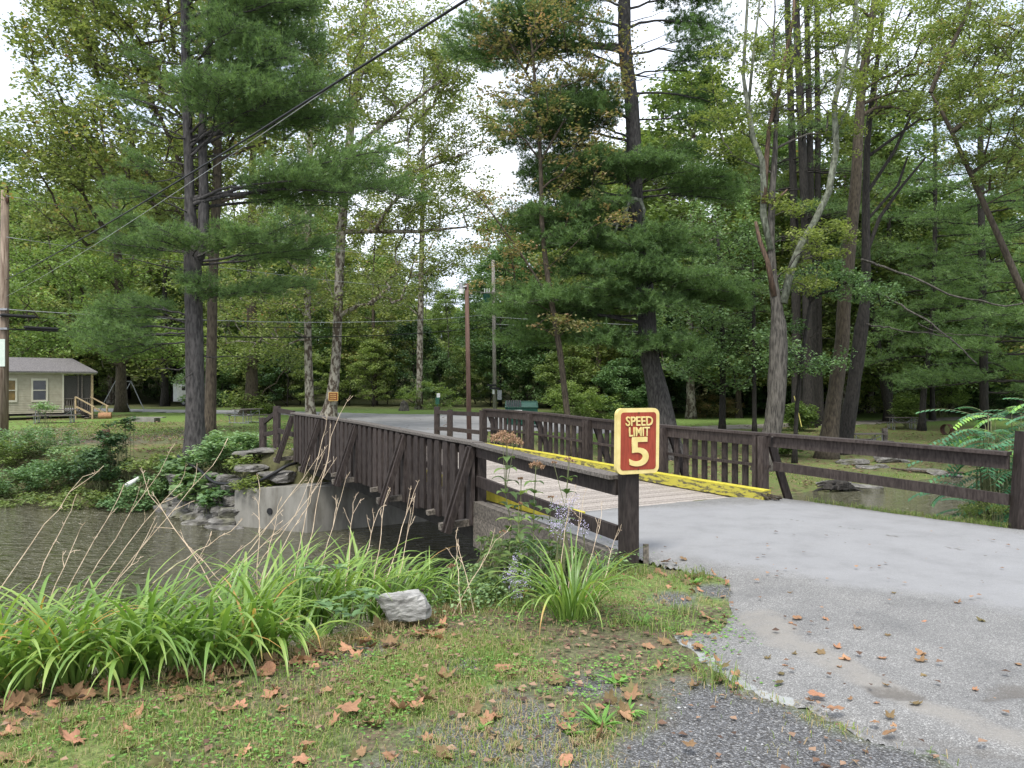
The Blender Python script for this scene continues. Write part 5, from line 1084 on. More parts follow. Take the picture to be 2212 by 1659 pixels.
jp(1228, 995, 6.4, 1190, [(0, 0, .035, 9), (-.12, -.02, .02, 5)], 'thin drying flower stalk with small brown heads nearest the sign', 802, nl=10, L=.15)
jp(1080, 1150, 6.1, 1070, [(.02, 0, .02, 4)], 'low leafy flower stalk bending left below the bridge end', 803, nl=11, L=.2)
jp(1120, 1090, 6.0, 1130, [(0, .0, .025, 5)], 'short leafy stalk standing between the two tallest seed heads', 804, nl=10, L=.17)
jp(975, 1225, 6.1, 985, [(0, 0, .03, 8)], 'withered low stalk with a brown head over the dark water', 805, nl=5, L=.12)
def aster(px, py, Y, n_, rad, label, seed):
    rs = np.random.default_rng(seed); c = W(px, py, Y); t = thing('aster', label, 'flowers', (c[0], c[1], c[2]-.5)); mb = MB(); fl = []
    for k in range(9):
        e_ = c+rs.normal(size=3)*np.array([rad, rad*.5, rad]); mb.tube([c-[rs.uniform(-.05, .05), 0, .5], c-[0, 0, .15], e_], [.003, .002, .0015], 4)
        fl.append(e_+rs.normal(size=(n_, 3))*np.array([.022, .022, .03]))
    mb.build('stem', mt['green_stem'], t); fl = np.concatenate(fl); leaves('blossom', fl, .013, rs.random(len(fl)), mt['aster'], t, up=.2, aspect=.6)
tree('maple_tree', 'loose green maple crown filling the gap above the grey utility pole', 'tree', [(905, 890, 7), (908, 700, 6.5), (912, 500, 5.5), (915, 300, 4), (915, 150, 2)], 66,
     [(900, 380, 66, 4.6, 5.5, 75), (930, 180, 66, 4.0, 3.5, 50), (960, 540, 65, 2.6, 1.6, 24), (850, 620, 65, 3.4, 2.0, 36)], 'forest', 'bark_mottled', leaf=.26, nper=50, crad=1.0, seed=75)
jp(1125, 1035, 6.5, 1120, [(0, 0, .02, 5)], 'slim leafy stalk between the two seed heads, leaning left', 806, nl=11, L=.17)
jp(1190, 1075, 6.5, 1185, [(0, 0, .02, 5)], 'leafy half withered stalk crossing the lower fence rail', 807, nl=11, L=.17)
jp(1060, 1200, 6.3, 1050, [], 'low bushy leaf stalk at the bridge corner above the water', 808, nl=12, L=.18)
aster(1222, 1100, 6.2, 40, .05, 'lilac aster blossoms beside the sign post and seed heads', 820)
aster(1112, 1252, 5.9, 55, .055, 'lilac aster blossoms left of the lone daylily clump', 821)
aster(1205, 1135, 6.2, 26, .045, 'few lilac aster blossoms just below the upper aster spray', 822)
aster(1262, 1142, 6.4, 10, .02, 'tiny pale aster sprig low beside the timber edging', 823)
# compound leaved shrub right
rs = np.random.default_rng(77); t = thing('tree_of_heaven', 'sapling with long fern like compound leaves beside the right fence post', 'shrub', (6.7, 10.8, -1.5))
mb = MB(); V = []; R_ = []
for k in range(140):
    q = W(rs.uniform(2110, 2320), rs.uniform(890, 1120), rs.uniform(10.0, 11.6)); mb.tube([[q[0]+.25, q[1]+.2, -1.6], q-[0, 0, .3], q], [.015, .01, .006], 5)
    az = math.radians(rs.uniform(140, 250) if rs.random() < .75 else rs.uniform(0, 360)); P_ = blade_pts(q, az, rs.uniform(.6, .95), math.radians(rs.uniform(0, 40)), rs.uniform(.7, 1.5), 14); mb.tube(P_, np.linspace(.004, .002, 15), 4)
    h = np.array([-math.sin(az), math.cos(az), 0]); bright = .85 if k % 9 == 0 else 0
    for i in range(2, 15):
        for sg in (-1, 1):
            d = h*sg*.85+(P_[i]-P_[i-1])/np.linalg.norm(P_[i]-P_[i-1])*.5+np.array([0, 0, -.25]); d /= np.linalg.norm(d); l_ = .13*(1-.3*abs(i-8)/8); e_ = P_[i]+d*l_
            s2 = np.cross(d, [0, 0, 1.]); s2 /= np.linalg.norm(s2)+1e-9; m1 = P_[i]+d*l_*.35; V.append(np.array([P_[i], m1+s2*.024, e_, m1-s2*.024])); R_ += [bright+rs.random()*.15 if bright else rs.random()*.8]*4
mb.build('stem', mt['green_stem'], t); V = np.concatenate(V); addmesh('foliage', V, [np.arange(len(V)).reshape(-1, 4)], mt['ailanthus'], t, attrs={'rnd': np.clip(R_, 0, 1)})
# ------------------------------------------------------------------ fallen leaves
def fallen_mesh(seed, name='fallen_leaf'):
    rs = np.random.default_rng(seed); n_ = 40; th_ = np.linspace(0, 2*PI, n_, endpoint=False)
    lob = [(PI/2, 1.0, .62), (PI/2+1.0, .92, .58), (PI/2-1.0, .92, .58), (PI/2+2.0, .72, .55), (PI/2-2.0, .72, .55)]; r_ = np.full(n_, .46)
    for c, a_, w_ in lob:
        d = np.abs((th_-c+PI) % (2*PI)-PI); r_ = np.maximum(r_, a_*rs.uniform(.85, 1.1)*np.clip(1-(d/w_)**1.15*.55, 0, 1)+.02)
    r_ *= 1+.16*(np.arange(n_) % 2-.5)*(r_ > .4); rr = [.33, .66, 1.0]
    if seed % 10 in (3, 7, 9): r_ = .42*(1+.55*np.abs(np.sin(th_))**3)*(1+.06*(np.arange(n_) % 2-.5))
    V = [[0, 0, 0]]; cu, cv, ph = rs.uniform(.05, .35) if seed % 2 else rs.uniform(.25, .55), rs.uniform(-.2, .3), rs.uniform(0, 6)
    for f in rr:
        for i in range(n_):
            x, y = f*r_[i]*math.cos(th_[i]), f*r_[i]*math.sin(th_[i]); V.append([x, y, cu*x*x*1.2+cv*y*y+.10*math.sin(3.5*x+ph)*math.cos(3*y+ph)+.05*(f**3)*math.sin(th_[i]*5+ph)])
    V = np.array(V); V[:, 2] -= np.percentile(V[:, 2], 12); tri = np.array([[0, 1+i, 1+(i+1) % n_] for i in range(n_)])
    qd = np.array([[1+k*n_+i, 1+(k+1)*n_+i, 1+(k+1)*n_+(i+1) % n_, 1+k*n_+(i+1) % n_] for k in range(2) for i in range(n_)])
    V0 = len(V); st = np.array([[0, 0, .02], [.02, 0, .02], [.04, -.9, .1], [.02, -.9, .1]]); V = np.concatenate([V, st]); V *= .5
    return addmesh(name, V, [tri, np.concatenate([qd, [[V0, V0+1, V0+2, V0+3]]])], m_leaf, smooth=True, attrs={'rnd': np.clip(rs.random()*.6+.4*rs.random(len(V)), 0, 1)})
FL_ = [fallen_mesh(900+i) for i in range(10)]; usedf = set()
def place_leaf(x, y, size, lab, grp, rs, z=None, tilt=.25):
    k = int(rs.integers(10)); o = FL_[k]
    if k in usedf: o = o.copy(); C.objects.link(o)
    usedf.add(k); z = (float(H(x, y)) if z is None else z)
    o.location = (x, y, z+(.008+size*.06 if z < .029 or z > .045 else .001+size*.02)); o.rotation_euler = (rs.normal()*tilt, rs.normal()*tilt, rs.uniform(0, 6.28)); o.scale = (size, size*rs.uniform(.7, 1), size*rs.uniform(.6, 1.5)); o['label'] = lab; o['category'] = 'leaf'; o['group'] = grp
rs = np.random.default_rng(4321)
spec = [('crisp tan sycamore leaf lying on the near grass', 'fallen leaves on the near grass', 112, lambda: (rs.uniform(-40, 1380), 1390+270*rs.random()), .07, .165, .035),
        ('brown curled leaf in the heap at the foot of the daylilies', 'fallen leaves at the daylily feet', 96, lambda: (lambda a: (a, np.interp(a, [-60, 300, 700, 1000], [1500, 1470, 1400, 1352])+rs.normal()*14))(rs.uniform(-60, 1000)), .10, .19, .04),
        ('brown leaf caught along the ragged grass edge of the asphalt', 'fallen leaves along the asphalt edge', 62, lambda: (lambda t_: (np.interp(t_, [0, .3, .5, .7, 1], [1420, 1540, 1500, 1440, 1590])+rs.normal()*35, np.interp(t_, [0, .3, .5, .7, 1], [1235, 1270, 1350, 1400, 1480])+rs.normal()*16))(rs.random()), .06, .13, .035),
        ('small dry leaf lying on the open asphalt', 'fallen leaves on the asphalt', 34, lambda: (rs.uniform(1540, 2212), rs.uniform(1290, 1600)), .05, .12, .05),]
nleaf = 0
for lab, grp, cnt, fn, s0, s1, zz in spec:
    k = 0
    while k < cnt:
        a_, b_ = fn(); q = G(a_, b_); inr = sdist(np.array([q[0]]), np.array([q[1]]), ROAD)[0]
        if lab.startswith('small dry') and inr < .05: continue
        if lab.startswith('crisp') and (inr > -.02 or sdist(np.array([q[0]]), np.array([q[1]]), GRAV)[0] > .1): continue
        if (lab.startswith('brown leaf') and inr > .35): continue
        place_leaf(q[0], q[1], rs.uniform(s0, s1), lab, grp, rs, z=(.04 if inr > .1 else .03 if inr > 0 else None), tilt=.08 if inr > .1 else .3); k += 1
for lab, a_, b_, sz in (('largest pale tan leaf lying flat on the lower middle grass', 750, 1548, .17), ('yellow leaf on the asphalt beside the gravel edge', 1805, 1552, .14), ('folded yellow leaf standing proud on the asphalt right of the notch', 1722, 1350, .14), ('lone brown leaf on the dark gravel near the bottom edge', 1490, 1632, .10)):
    q = G(a_, b_); o = FL_[int(rs.integers(10))].copy(); C.objects.link(o); o.location = (q[0], q[1], .05); o.rotation_euler = (0.05, .1, rs.uniform(0, 6)); o.scale = (sz,)*3; o['label'] = lab; o['category'] = 'leaf'
    if 'group' in o: del o['group']
n_ = 3800; x = np.concatenate([rs.uniform(-5, 2.5, 1800), rs.uniform(.5, 6.5, 700), rs.uniform(-2.5, .8, 1300)]); y = np.concatenate([rs.uniform(2.6, 7, 1800), rs.uniform(4, 8.5, 700), rs.uniform(4.0, 6.4, 1300)])
ok = (sdist(x, y, NEAR) > -.1)&((sdist(x, y, ROAD) < .02)|(rs.random(n_) < .16)); x, y = x[ok], y[ok]; z = np.maximum(H(x, y), np.where(sdist(x, y, ROAD) > 0, .045, -9))+rs.uniform(.008, .03, len(x))
tag(leaves('leaf_litter', np.stack([x, y, z], -1), .035*(.4+1.2*rs.random(len(x))), rs.random(len(x)), mt['litter'], up=.8, aspect=.8), 'small scraps of brown leaf litter over the near bank', 'leaf litter', kind='stuff')
n_ = 30000; x = rs.uniform(-30, 26, n_); y = rs.uniform(19, 55, n_); m_ = ((fbm(x, y*.5, 5, 12) > .44)|((x/y > .14)&(y < 44)&(y > 28))|((x < -6)&(y > 27)&(y < 44))) & (sdist(x, y, FARE) > .4) & ((sdist(x, y, FR1) < 0)|(rs.random(n_) < .05)) & (rs.random(n_) < 1.15-y/55)
x, y = x[m_], y[m_]; tag(leaves('leaf_litter', np.stack([x, y, H(x, y)+.03], -1), .13*(.5+rs.random(len(x))), rs.random(len(x)), mt['litter'], up=.85, aspect=.8), 'brown fallen leaves scattered over the far lawn', 'leaf litter', kind='stuff')
n_ = 90000; x = rs.uniform(-24, 24, n_); y = rs.uniform(19, 46, n_); m_ = (sdist(x, y, FARE) > .25) & (sdist(x, y, FR1) < 0) & (fbm(x, y, 3, 15) > .47) & ~((x/y > .14)&(y > 28)); x, y = x[m_], y[m_]
grass_mass('grass', np.stack([x, y], -1), .03, .08, .03, rs.random(len(x))*.8, 'grass', 'rough grass on the far bank and lawn', rs)
# gravel pebbles
n_ = 5200; x = rs.uniform(-.6, 4.5, n_); y = rs.uniform(2.4, 6.6, n_); g_ = sdist(x, y, GRAV); ok = (g_ > -.12)|((rs.random(n_) < .05)&(sdist(x, y, NEAR) > .2)&(sdist(x, y, ROAD) < 0)); x, y = x[ok], y[ok]; k = len(x)
octa = np.array([[1, 0, 0], [0, 1, 0], [-1, 0, 0], [0, -1, 0], [0, 0, .6], [0, 0, -.6]]); a_ = rs.uniform(0, 6.28, k); ca, sa_ = np.cos(a_), np.sin(a_); sc = .0045*(.5+1.9*rs.random(k)**2.5)
ov = octa[None]*(.7+.6*rs.random((k, 6, 1))); ov = np.stack([ov[..., 0]*ca[:, None]-ov[..., 1]*sa_[:, None]*.7, ov[..., 0]*sa_[:, None]+ov[..., 1]*ca[:, None]*.7, ov[..., 2]], -1)*sc[:, None, None]+np.stack([x, y, H(x, y)+sc*.3+np.where(sdist(x, y, ROAD) > 0, .04, 0)], -1)[:, None]
ft_ = np.array([[0, 1, 4], [1, 2, 4], [2, 3, 4], [3, 0, 4], [1, 0, 5], [2, 1, 5], [3, 2, 5], [0, 3, 5]])
simple('pebble', (.14, .14, .14), (.36, .36, .35), 30, .85, 0, rndmix=.5)
tag(addmesh('gravel', ov.reshape(-1, 3), [(np.arange(k)[:, None, None]*6+ft_[None]).reshape(-1, 3)], mt['pebble'], attrs={'rnd': np.repeat(rs.random(k), 6)}), 'loose grey gravel stones on the road shoulder', 'gravel', kind='stuff')
# ------------------------------------------------------------------ far bank plants
def bush(name, px, py, Y, rx, rz, n_, nper, leaf, mat, label, seed, cr=.28, cat='shrub', flat=.5, up=.6, aspect=.6, group=None):
    rs = np.random.default_rng(seed); c = W(px, py, Y); g_ = float(H(c[0], c[1])); t = thing(name, label, cat, (c[0], c[1], g_-.05), group)
    cl = ell(px, py, Y, rx, rz, n_, rs); cl[:, 2] = np.maximum(cl[:, 2], H(cl[:, 0], cl[:, 1])+.05); mb = MB()
    for k in range(min(n_, 26)): b = np.array([c[0]+rs.normal()*rx*.2, c[1]+rs.normal()*rx*.2, g_-.1]); mb.tube([b, (b+cl[k])/2+rs.normal(size=3)*.06, cl[k]], [.012, .009, .004], 4)
    mb.build('stem', mt['green_stem'], t); pos, rn, _ = cloud(cl, cr, nper, rs, flat); pos[:, 2] = np.maximum(pos[:, 2], H(pos[:, 0], pos[:, 1])+.01)
    leaves('foliage', pos, leaf*(.7+.6*rs.random(len(pos))), rn, mt[mat], t, up, aspect); return t
bush('knotweed_shrub', 505, 962, 21.0, .95, .38, 60, 34, .15, 'knotweed', 'rounded pale green broad leaved shrub between the forked pine and the far fence', 830, up=.75)
bush('knotweed_shrub', 455, 985, 21.0, .6, .3, 26, 30, .14, 'knotweed', 'smaller pale leaved shrub right at the pine foot', 831, up=.7)
bush('grape_vine', 432, 1050, 19.9, .75, .30, 34, 24, .19, 'shrub', 'broad dark leaved vine hanging over the dry stone wall', 832, up=.6, aspect=.9)
bush('grape_vine', 395, 1005, 21.2, .7, .28, 26, 22, .17, 'shrub', 'vine spreading on the bank just below the forked pine trunk', 833, aspect=.9)
bush('grape_vine', 470, 1078, 18.9, .4, .2, 16, 16, .15, 'shrub', 'small patch of vine leaves low on the stone wall', 834, aspect=.9)
bush('maple_sapling', 240, 960, 21.8, .42, .62, 30, 36, .11, 'darkleaf', 'narrow upright dark leaved sapling top standing on the left far bank', 835, cr=.22)
bush('maple_sapling', 215, 1010, 21.6, .72, .50, 50, 40, .12, 'darkleaf', 'broad dark leaved bush around the sapling stem on the left far bank', 836, cr=.26)
bush('maple_sapling', 275, 915, 21.9, .22, .22, 8, 26, .11, 'darkleaf', 'leaning tip of dark maple leaves above the left far bank', 837, cr=.16)
for i, (a_, b_, yy, rx, rz, n_, m_, lab) in enumerate([(60, 950, 24.5, 1.5, .42, 60, 'shrub', 'wide green thicket on the bank top at the left frame edge'), (110, 1020, 22.6, 1.0, .40, 46, 'shrub', 'green bushy weed clump halfway down the bank at the left'), (30, 1040, 22.6, 1.1, .4, 46, 'shrub', 'leafy clump touching the left frame edge above the water'),
        (60, 1075, 22.2, 1.6, .18, 36, 'forest', 'low olive clump at the water line on the far left'), (180, 1075, 21.4, 1.2, .2, 36, 'forest', 'olive clump at the water line under the dark sapling'), (290, 1085, 20.9, .9, .22, 30, 'shrub', 'leafy clump at the water line left of the dry stone wall'),
        (320, 1050, 21.0, .8, .26, 30, 'shrub', 'mid green clump right of the white drain pipe'), (340, 1000, 21.9, .9, .2, 26, 'forest', 'low sparse weeds on the bank left of the pine foot'), (160, 985, 22.6, .7, .3, 26, 'shrub', 'weed clump left of the dark sapling'), (25, 975, 24, .8, .4, 26, 'maple', 'weeds around the wooden utility pole foot'),
        (95, 880, 26.5, .35, .18, 8, 'knotweed', 'thin pale weed standing before the cabin picnic table'), (560, 1045, 18.5, .5, .12, 14, 'lime', 'yellow green tuft growing on the ledge above the concrete wall'), (530, 1000, 19.3, .4, .12, 12, 'lime', 'small grass tuft between the ledge rocks')]):
    bush('bank_shrub', a_, b_, yy, rx, rz, n_, 40, .105, m_, lab, 850+i)
for i, (a_, b_, yy, rx, rz, lab) in enumerate([(1725, 900, 48, .9, .9, 'bushy sapling at the foot of the straight pines'), (1960, 880, 50, .8, .9, 'young sapling beside the farther picnic table'), (1540, 880, 62, 2.2, 1.0, 'yellowing bush at the forest edge right of the big pine'), (1695, 960, 34, .7, .25, 'low green weeds right of the half dead trunk'),
        (2030, 850, 60, 2.4, 1.4, 'dark bush behind the farther picnic table'), (1300, 880, 60, 3.0, 1.2, 'bush behind the railing left of the sign'), (1240, 860, 58, 2.4, 1.4, 'leafy bush right of the green dumpster'), (930, 855, 66, 3.0, 1.3, 'round dark bush where the road bends'), (560, 888, 55, 1.2, .5, 'small bush at the foot of the ivy covered trunk')]):
    bush('edge_shrub', a_, b_, yy, rx, rz, 46, 60, .19, 'autumn' if i == 2 else 'maple', lab, 880+i, cr=.5)
bush('roadside_weeds', 2150, 1105, 9.9, .4, .14, 22, 34, .05, 'lime', 'tall pale weeds at the foot of the right fence post', 895, cr=.12, aspect=.25, up=.1)
for i, (a_, b_, rx, rz, m_, lab) in enumerate([(1075, 1185, .20, .16, 'joe', 'dull green weed clump against the timber edging under the tallest seed head'), (1150, 1200, .22, .14, 'shrub', 'leafy weed clump in front of the timber edging between the asters'), (1225, 1205, .2, .09, 'joe', 'small weed clump at the base of the timber edging behind the lone daylily'), (1020, 1240, .22, .13, 'shrub', 'leafy clump at the bridge corner overhanging the dark water')]):
    bush('bank_weed', a_, b_, 6.75, rx, rz, 26, 20, .045, m_, lab, 940+i, cr=.07, cat='weed', up=.5, aspect=.5)
# ------------------------------------------------------------------ cabin
cd = np.array([.70, .714, 0]); cn = np.array([.714, -.70, 0]); C0 = W(13, 894.8, 46.0); C0[2] = -.10
def CP(d, n_, z): return C0+cd*d+cn*n_+np.array([0, 0, z])
cab = thing('cabin', 'tan vinyl sided mobile cabin with a screened porch at the left edge', 'cabin', tuple(CP(0, 0, 0)))
Wl = [-8.0, 3.02]; Hh = 2.42
mb = MB(); wins = [(.12, .45), (1.75, .45)]
k = 0; zz = 0
while zz < Hh-.02:
    h_ = .105; 
    segs = [(Wl[0], Wl[1])]
    for (wc, hw) in wins:
        if .78 < zz+h_/2 < 2.02:
            ns = []
            for (u0, u1) in segs:
                if u0 < wc-hw < u1: ns += [(u0, wc-hw), (wc+hw, u1)]
                else: ns.append((u0, u1))
            segs = ns
    for (u0, u1) in segs:
        c = [CP(u0, .012, zz), CP(u1, .012, zz), CP(u1, -.03, zz+h_+.01), CP(u0, -.03, zz+h_+.01), CP(u0, -.03, zz), CP(u1, -.03, zz)]
        mb.add(c, [np.array([[0, 1, 2, 3], [0, 4, 5, 1]])], random.random())
    zz += h_
mb.box(CP((Wl[0]+3.02)/2, -2.0, Hh/2), (3.02-Wl[0], 3.86, Hh), [cd, cn, [0, 0, 1]])
mb.build('wall', mt['siding'], cab)
mb = MB(); mb.beam(CP(Wl[0], .03, Hh+.07), CP(4.95, .03, Hh+.07), .05, .18); mb.beam(CP(3.04, .015, 0), CP(3.04, .015, Hh), .05, .09, up=cd); mb.build('trim', mt['trim'], cab)
mb = MB(); ov = .3
P8 = [CP(-8.3, ov, Hh+.14), CP(4.95, ov, Hh+.14), CP(4.1, -1.9, Hh+1.02), CP(-8.3, -1.9, Hh+1.02), CP(4.95, -4.2, Hh+.14), CP(-8.3, -4.2, Hh+.14)]
P8b = [p_-np.array([0, 0, .09]) for p_ in P8]
mb.add(P8+P8b, [np.array([[0, 1, 2, 3], [3, 2, 4, 5], [0, 6, 7, 1], [6, 9, 8, 7], [9, 11, 10, 8], [5, 4, 10, 11]]), np.array([[1, 4, 2], [7, 8, 10], [1, 7, 4]]), np.array([[1, 7, 10, 4]])]); mb.build('roof', mt['shingle'], cab)
for wc, mm in ((.12, 'amber_pane'), (1.75, 'glassy')):
    mb = MB()
    for (du, dz, su, sz) in ((-.40, 0, .10, 1.42), (.40, 0, .10, 1.42), (0, .65, .7, .12), (0, -.65, .7, .12), (0, 0, .7, .05)): mb.box(CP(wc+du, .02, 1.40+dz), (su, .06, sz), [cd, cn, [0, 0, 1]])
    f_ = mb.build('window', mt['trim'], cab); mb = MB(); mb.box(CP(wc, -.018, 1.40), (.7, .02, 1.2), [cd, cn, [0, 0, 1]]); mb.build('pane', mt[mm], f_)
mb = MB(); mb.box(CP(3.9, -.05, 1.55), (1.62, .02, 1.5), [cd, cn, [0, 0, 1]]); mb.box(CP(4.72, -1.5, 1.2), (.02, 2.8, 2.3), [cd, cn, [0, 0, 1]]); mb.build('porch_screen', mt['screen'], cab)
mb = MB()
for u in np.arange(3.14, 4.68, .13): mb.box(CP(u, -.02, .42), (.07, .02, .85), [cd, cn, [0, 0, 1]])
for u in (3.9, 4.12): mb.box(CP(u, .0, Hh/2), (.07, .07, Hh), [cd, cn, [0, 0, 1]])
mb.box(CP(3.9, 0, .86), (1.6, .05, .06), [cd, cn, [0, 0, 1]]); mb.build('porch_rail', mt['table_wood'], cab)
mb = MB(); mb.box(CP(4.70, .0, Hh/2), (.12, .12, Hh), [cd, cn, [0, 0, 1]]); mb.build('porch_post', mt['treated'], cab)
mb = MB()
for u in (-7, -4, -1.5, .1, 2.2, 4.5): mb.box(CP(u, -.6, -.24), (.35, .35, .46), [cd, cn, [0, 0, 1]])
mb.box(CP(-1.8, -2, -.08), (12.8, 3.4, .14), [cd, cn, [0, 0, 1]]); mb.build('underframe', mt['black'], cab)
stp = thing('wooden_steps', 'weathered wooden stair with yellow treated handrails at the cabin porch', 'steps', tuple(CP(4.0, .6, -.45)))
sb = CP(4.15, .1, 0); sdx = np.array([.93, -.37, 0]); sdn = np.array([.37, .93, 0])
mb = MB()
for k in range(4): mb.box(sb+sdx*(.25+.32*k)+np.array([0, 0, -.05-.13*k]), (.32, 1.0, .05), [sdx, sdn, [0, 0, 1]])
mb.build('tread', mt['table_wood'], stp)
for sg in (-1, 1):
    mb = MB(); o2 = sdn*sg*.52
    mb.beam(sb+o2+np.array([0, 0, -.4]), sb+o2+np.array([0, 0, .95]), .09, .09, up=(1, 0, 0)); mb.beam(sb+o2+sdx*1.45+np.array([0, 0, -.5]), sb+o2+sdx*1.45+np.array([0, 0, .42]), .09, .09, up=(1, 0, 0))
    mb.beam(sb+o2+sdx*-.02+np.array([0, 0, .98]), sb+o2+sdx*1.6+np.array([0, 0, .36]), .09, .05); mb.beam(sb+o2+np.array([0, 0, .38]), sb+o2+sdx*1.45+np.array([0, 0, -.12]), .04, .1)
    mb.build('handrail', mt['treated'], stp)
q = W(208, 893, 47); mb = MB(); q[2] = float(H(q[0], q[1])); mb.tube([q+[-.5, 1.2, .2], q+[.2, 1.4, .2]], [.2, .2], 14); tag(mb.build('log', mt['log_orange']), 'cut orange log lying behind the cabin steps', 'log')
# picnic tables
def picnic(c, rot, label, L=1.83, mat='table_wood'):
    t = thing('picnic_table', label, 'picnic table', tuple(c)); a_ = np.array([math.cos(rot), math.sin(rot), 0]); b_ = np.array([-a_[1], a_[0], 0]); c = np.array(c); A3 = [a_, b_, [0, 0, 1]]
    mb = MB()
    for k in range(5): mb.box(c+b_*(k-2)*.15+[0, 0, .75], (L, .14, .04), A3)
    mb.build('table_top', mt[mat], t)
    for sg in (-1, 1):
        mb = MB()
        for k in (0, 1): mb.box(c+b_*sg*(.62+.14*k)+[0, 0, .44], (L, .13, .04), A3)
        mb.build('bench', mt[mat], t)
    for sg in (-1, 1):
        e_ = c+a_*sg*L*.36; mb = MB()
        for s2 in (-1, 1): mb.tube([e_+b_*s2*.62+[0, 0, 0], e_+b_*s2*.68+[0, 0, .41]], [.022]*2, 6); mb.tube([e_+b_*s2*.28+[0, 0, 0], e_+b_*s2*.28+[0, 0, .72]], [.022]*2, 6); mb.tube([e_+b_*s2*.28+[0, 0, .68], e_-a_*sg*.45+[0, 0, .40]], [.018]*2, 5)
        mb.tube([e_-b_*.7+[0, 0, .41], e_+b_*.7+[0, 0, .41]], [.022]*2, 6); mb.tube([e_-b_*.7+[0, 0, .02], e_+b_*.7+[0, 0, .02]], [.022]*2, 6)
        mb.build('leg_frame', mt['galv'], t)
    return t
def onG(px, Y): x = (px-1106)/F*Y; return (x, Y, float(H(x, Y)))
picnic(onG(1870, 37), .12, 'weathered picnic table standing nearer the stream behind the right fence'); picnic(onG(1949, 49), -.15, 'weathered picnic table farther back by the leaning dark trunk')
picnic(onG(534, 43), 1.2, 'grey picnic table seen end on left of the far bridge fence'); picnic(onG(118, 43), .35, 'grey picnic table in front of the cabin wall', 2.4)
# rusty rings
def fring(px, Y, r_, wd, ang, label):
    c = np.array(onG(px, Y))+[0, 0, r_]; a_ = np.array([math.cos(ang), math.sin(ang), 0]); th_ = np.linspace(0, 2*PI, 33); mb = MB(); V = []
    for (rr, dd) in ((r_, -wd/2), (r_, wd/2), (r_*.94, wd/2), (r_*.94, -wd/2)): V.append(np.array([c+a_*dd+np.array([-a_[1]*math.cos(q)*rr, a_[0]*math.cos(q)*rr, math.sin(q)*rr]) for q in th_[:-1]]))
    n_ = 32; fs = []
    for k in range(4): k2 = (k+1) % 4; fs += [[k*n_+i, k*n_+(i+1) % n_, k2*n_+(i+1) % n_, k2*n_+i] for i in range(n_)]
    mb.add(np.concatenate(V), [np.array(fs)]); return tag(mb.build('fire_ring', mt['rust'], None, True), label, 'fire ring')
fring(2046, 45, .31, .42, .5, 'rusty steel fire ring tipped on its side on the right far lawn'); fring(229, 27, .3, .22, .6, 'dark rusty fire ring tipped on its side on the left far bank')
q = np.array(onG(315, 44)); mb = MB(); mb.box(q+[0, 0, .12], (1.3, .8, .26)); mb.box(q+[.1, 0, .27], (1.9, .5, .05)); tag(mb.build('stone_slab', mt['concrete']), 'low concrete slab with a board on it lying on the left far lawn', 'slab')
# swing set
ss = thing('swing_set', 'galvanised A frame swing set on the grass behind the cabin', 'swing set', onG(250, 62))
z0 = float(H(-31, 62)); T1, T2 = W(250, 823, 60), W(283, 824, 64); mb = MB(); mb.tube([T1, T2], [.045]*2, 8); mb.build('top_bar', mt['galv'], ss)
for T_, sgs in ((T1, [(-1.3, 0), (1.2, 0)]), (T2, [(-1.3, 0), (1.1, 0)]), ):
    for dx, dy in sgs: mb = MB(); b = T_+np.array([dx, dy*.3-.0, 0]); b[2] = z0; mb.tube([T_, b], [.035]*2, 8); mb.build('leg', mt['galv'], ss)
for f in (.3, .6):
    q = T1+(T2-T1)*f; mb = MB(); 
    for d in (-.2, .2): mb.tube([q+[0, d, 0], q+[0, d, -1.35]], [.012]*2, 5)
    sw_ = mb.build('chain', mt['galv'], ss); mb = MB(); mb.box(q+[0, 0, -1.36], (.16, .45, .03)); mb.build('swing_seat', mt['black'], ss)
# cargo trailer
tr = thing('cargo_trailer', 'white enclosed cargo trailer parked on the grass behind the forked pine', 'trailer', onG(400, 76)); g_ = float(H(-32, 76)); A = W(374, 876, 76); A[2] = g_
ta = np.array([.96, .28, 0]); tb = np.array([-.28, .96, 0])
A3 = [ta, tb, [0, 0, 1]]; mb = MB(); mb.box(A+ta*1.9+tb*1+[0, 0, 1.32], (3.8, 2.0, 1.75), A3); mb.build('body', mt['white_metal'], tr)
mb = MB(); mb.box(A+ta*.75+tb*-.012+[0, 0, 1.3], (.8, .02, 1.4), A3); mb.build('side_door', mt['white_plain'], tr); mb = MB(); mb.box(A+ta*.95+tb*-.03+[0, 0, 1.75], (.32, .02, .4), A3); mb.build('vent', mt['screen'], tr)
for u in (.95, 1.5): mb = MB(); mb.tube([A+ta*u+tb*-.05+[0, 0, .3], A+ta*u+tb*.18+[0, 0, .3]], [.3]*2, 16); wh = mb.build('wheel', mt['black'], tr); mb = MB(); mb.tube([A+ta*u+tb*-.07+[0, 0, .3], A+ta*u+tb*-.04+[0, 0, .3]], [.15]*2, 12); mb.build('rim', mt['galv'], wh)
mb = MB(); mb.box(A+ta*1.22+tb*-.06+[0, 0, .66], (1.25, .14, .07), A3); mb.box(A+ta*1.9+tb*1+[0, 0, 2.215], (3.84, 2.04, .05), A3); mb.build('fender', mt['galv'], tr)
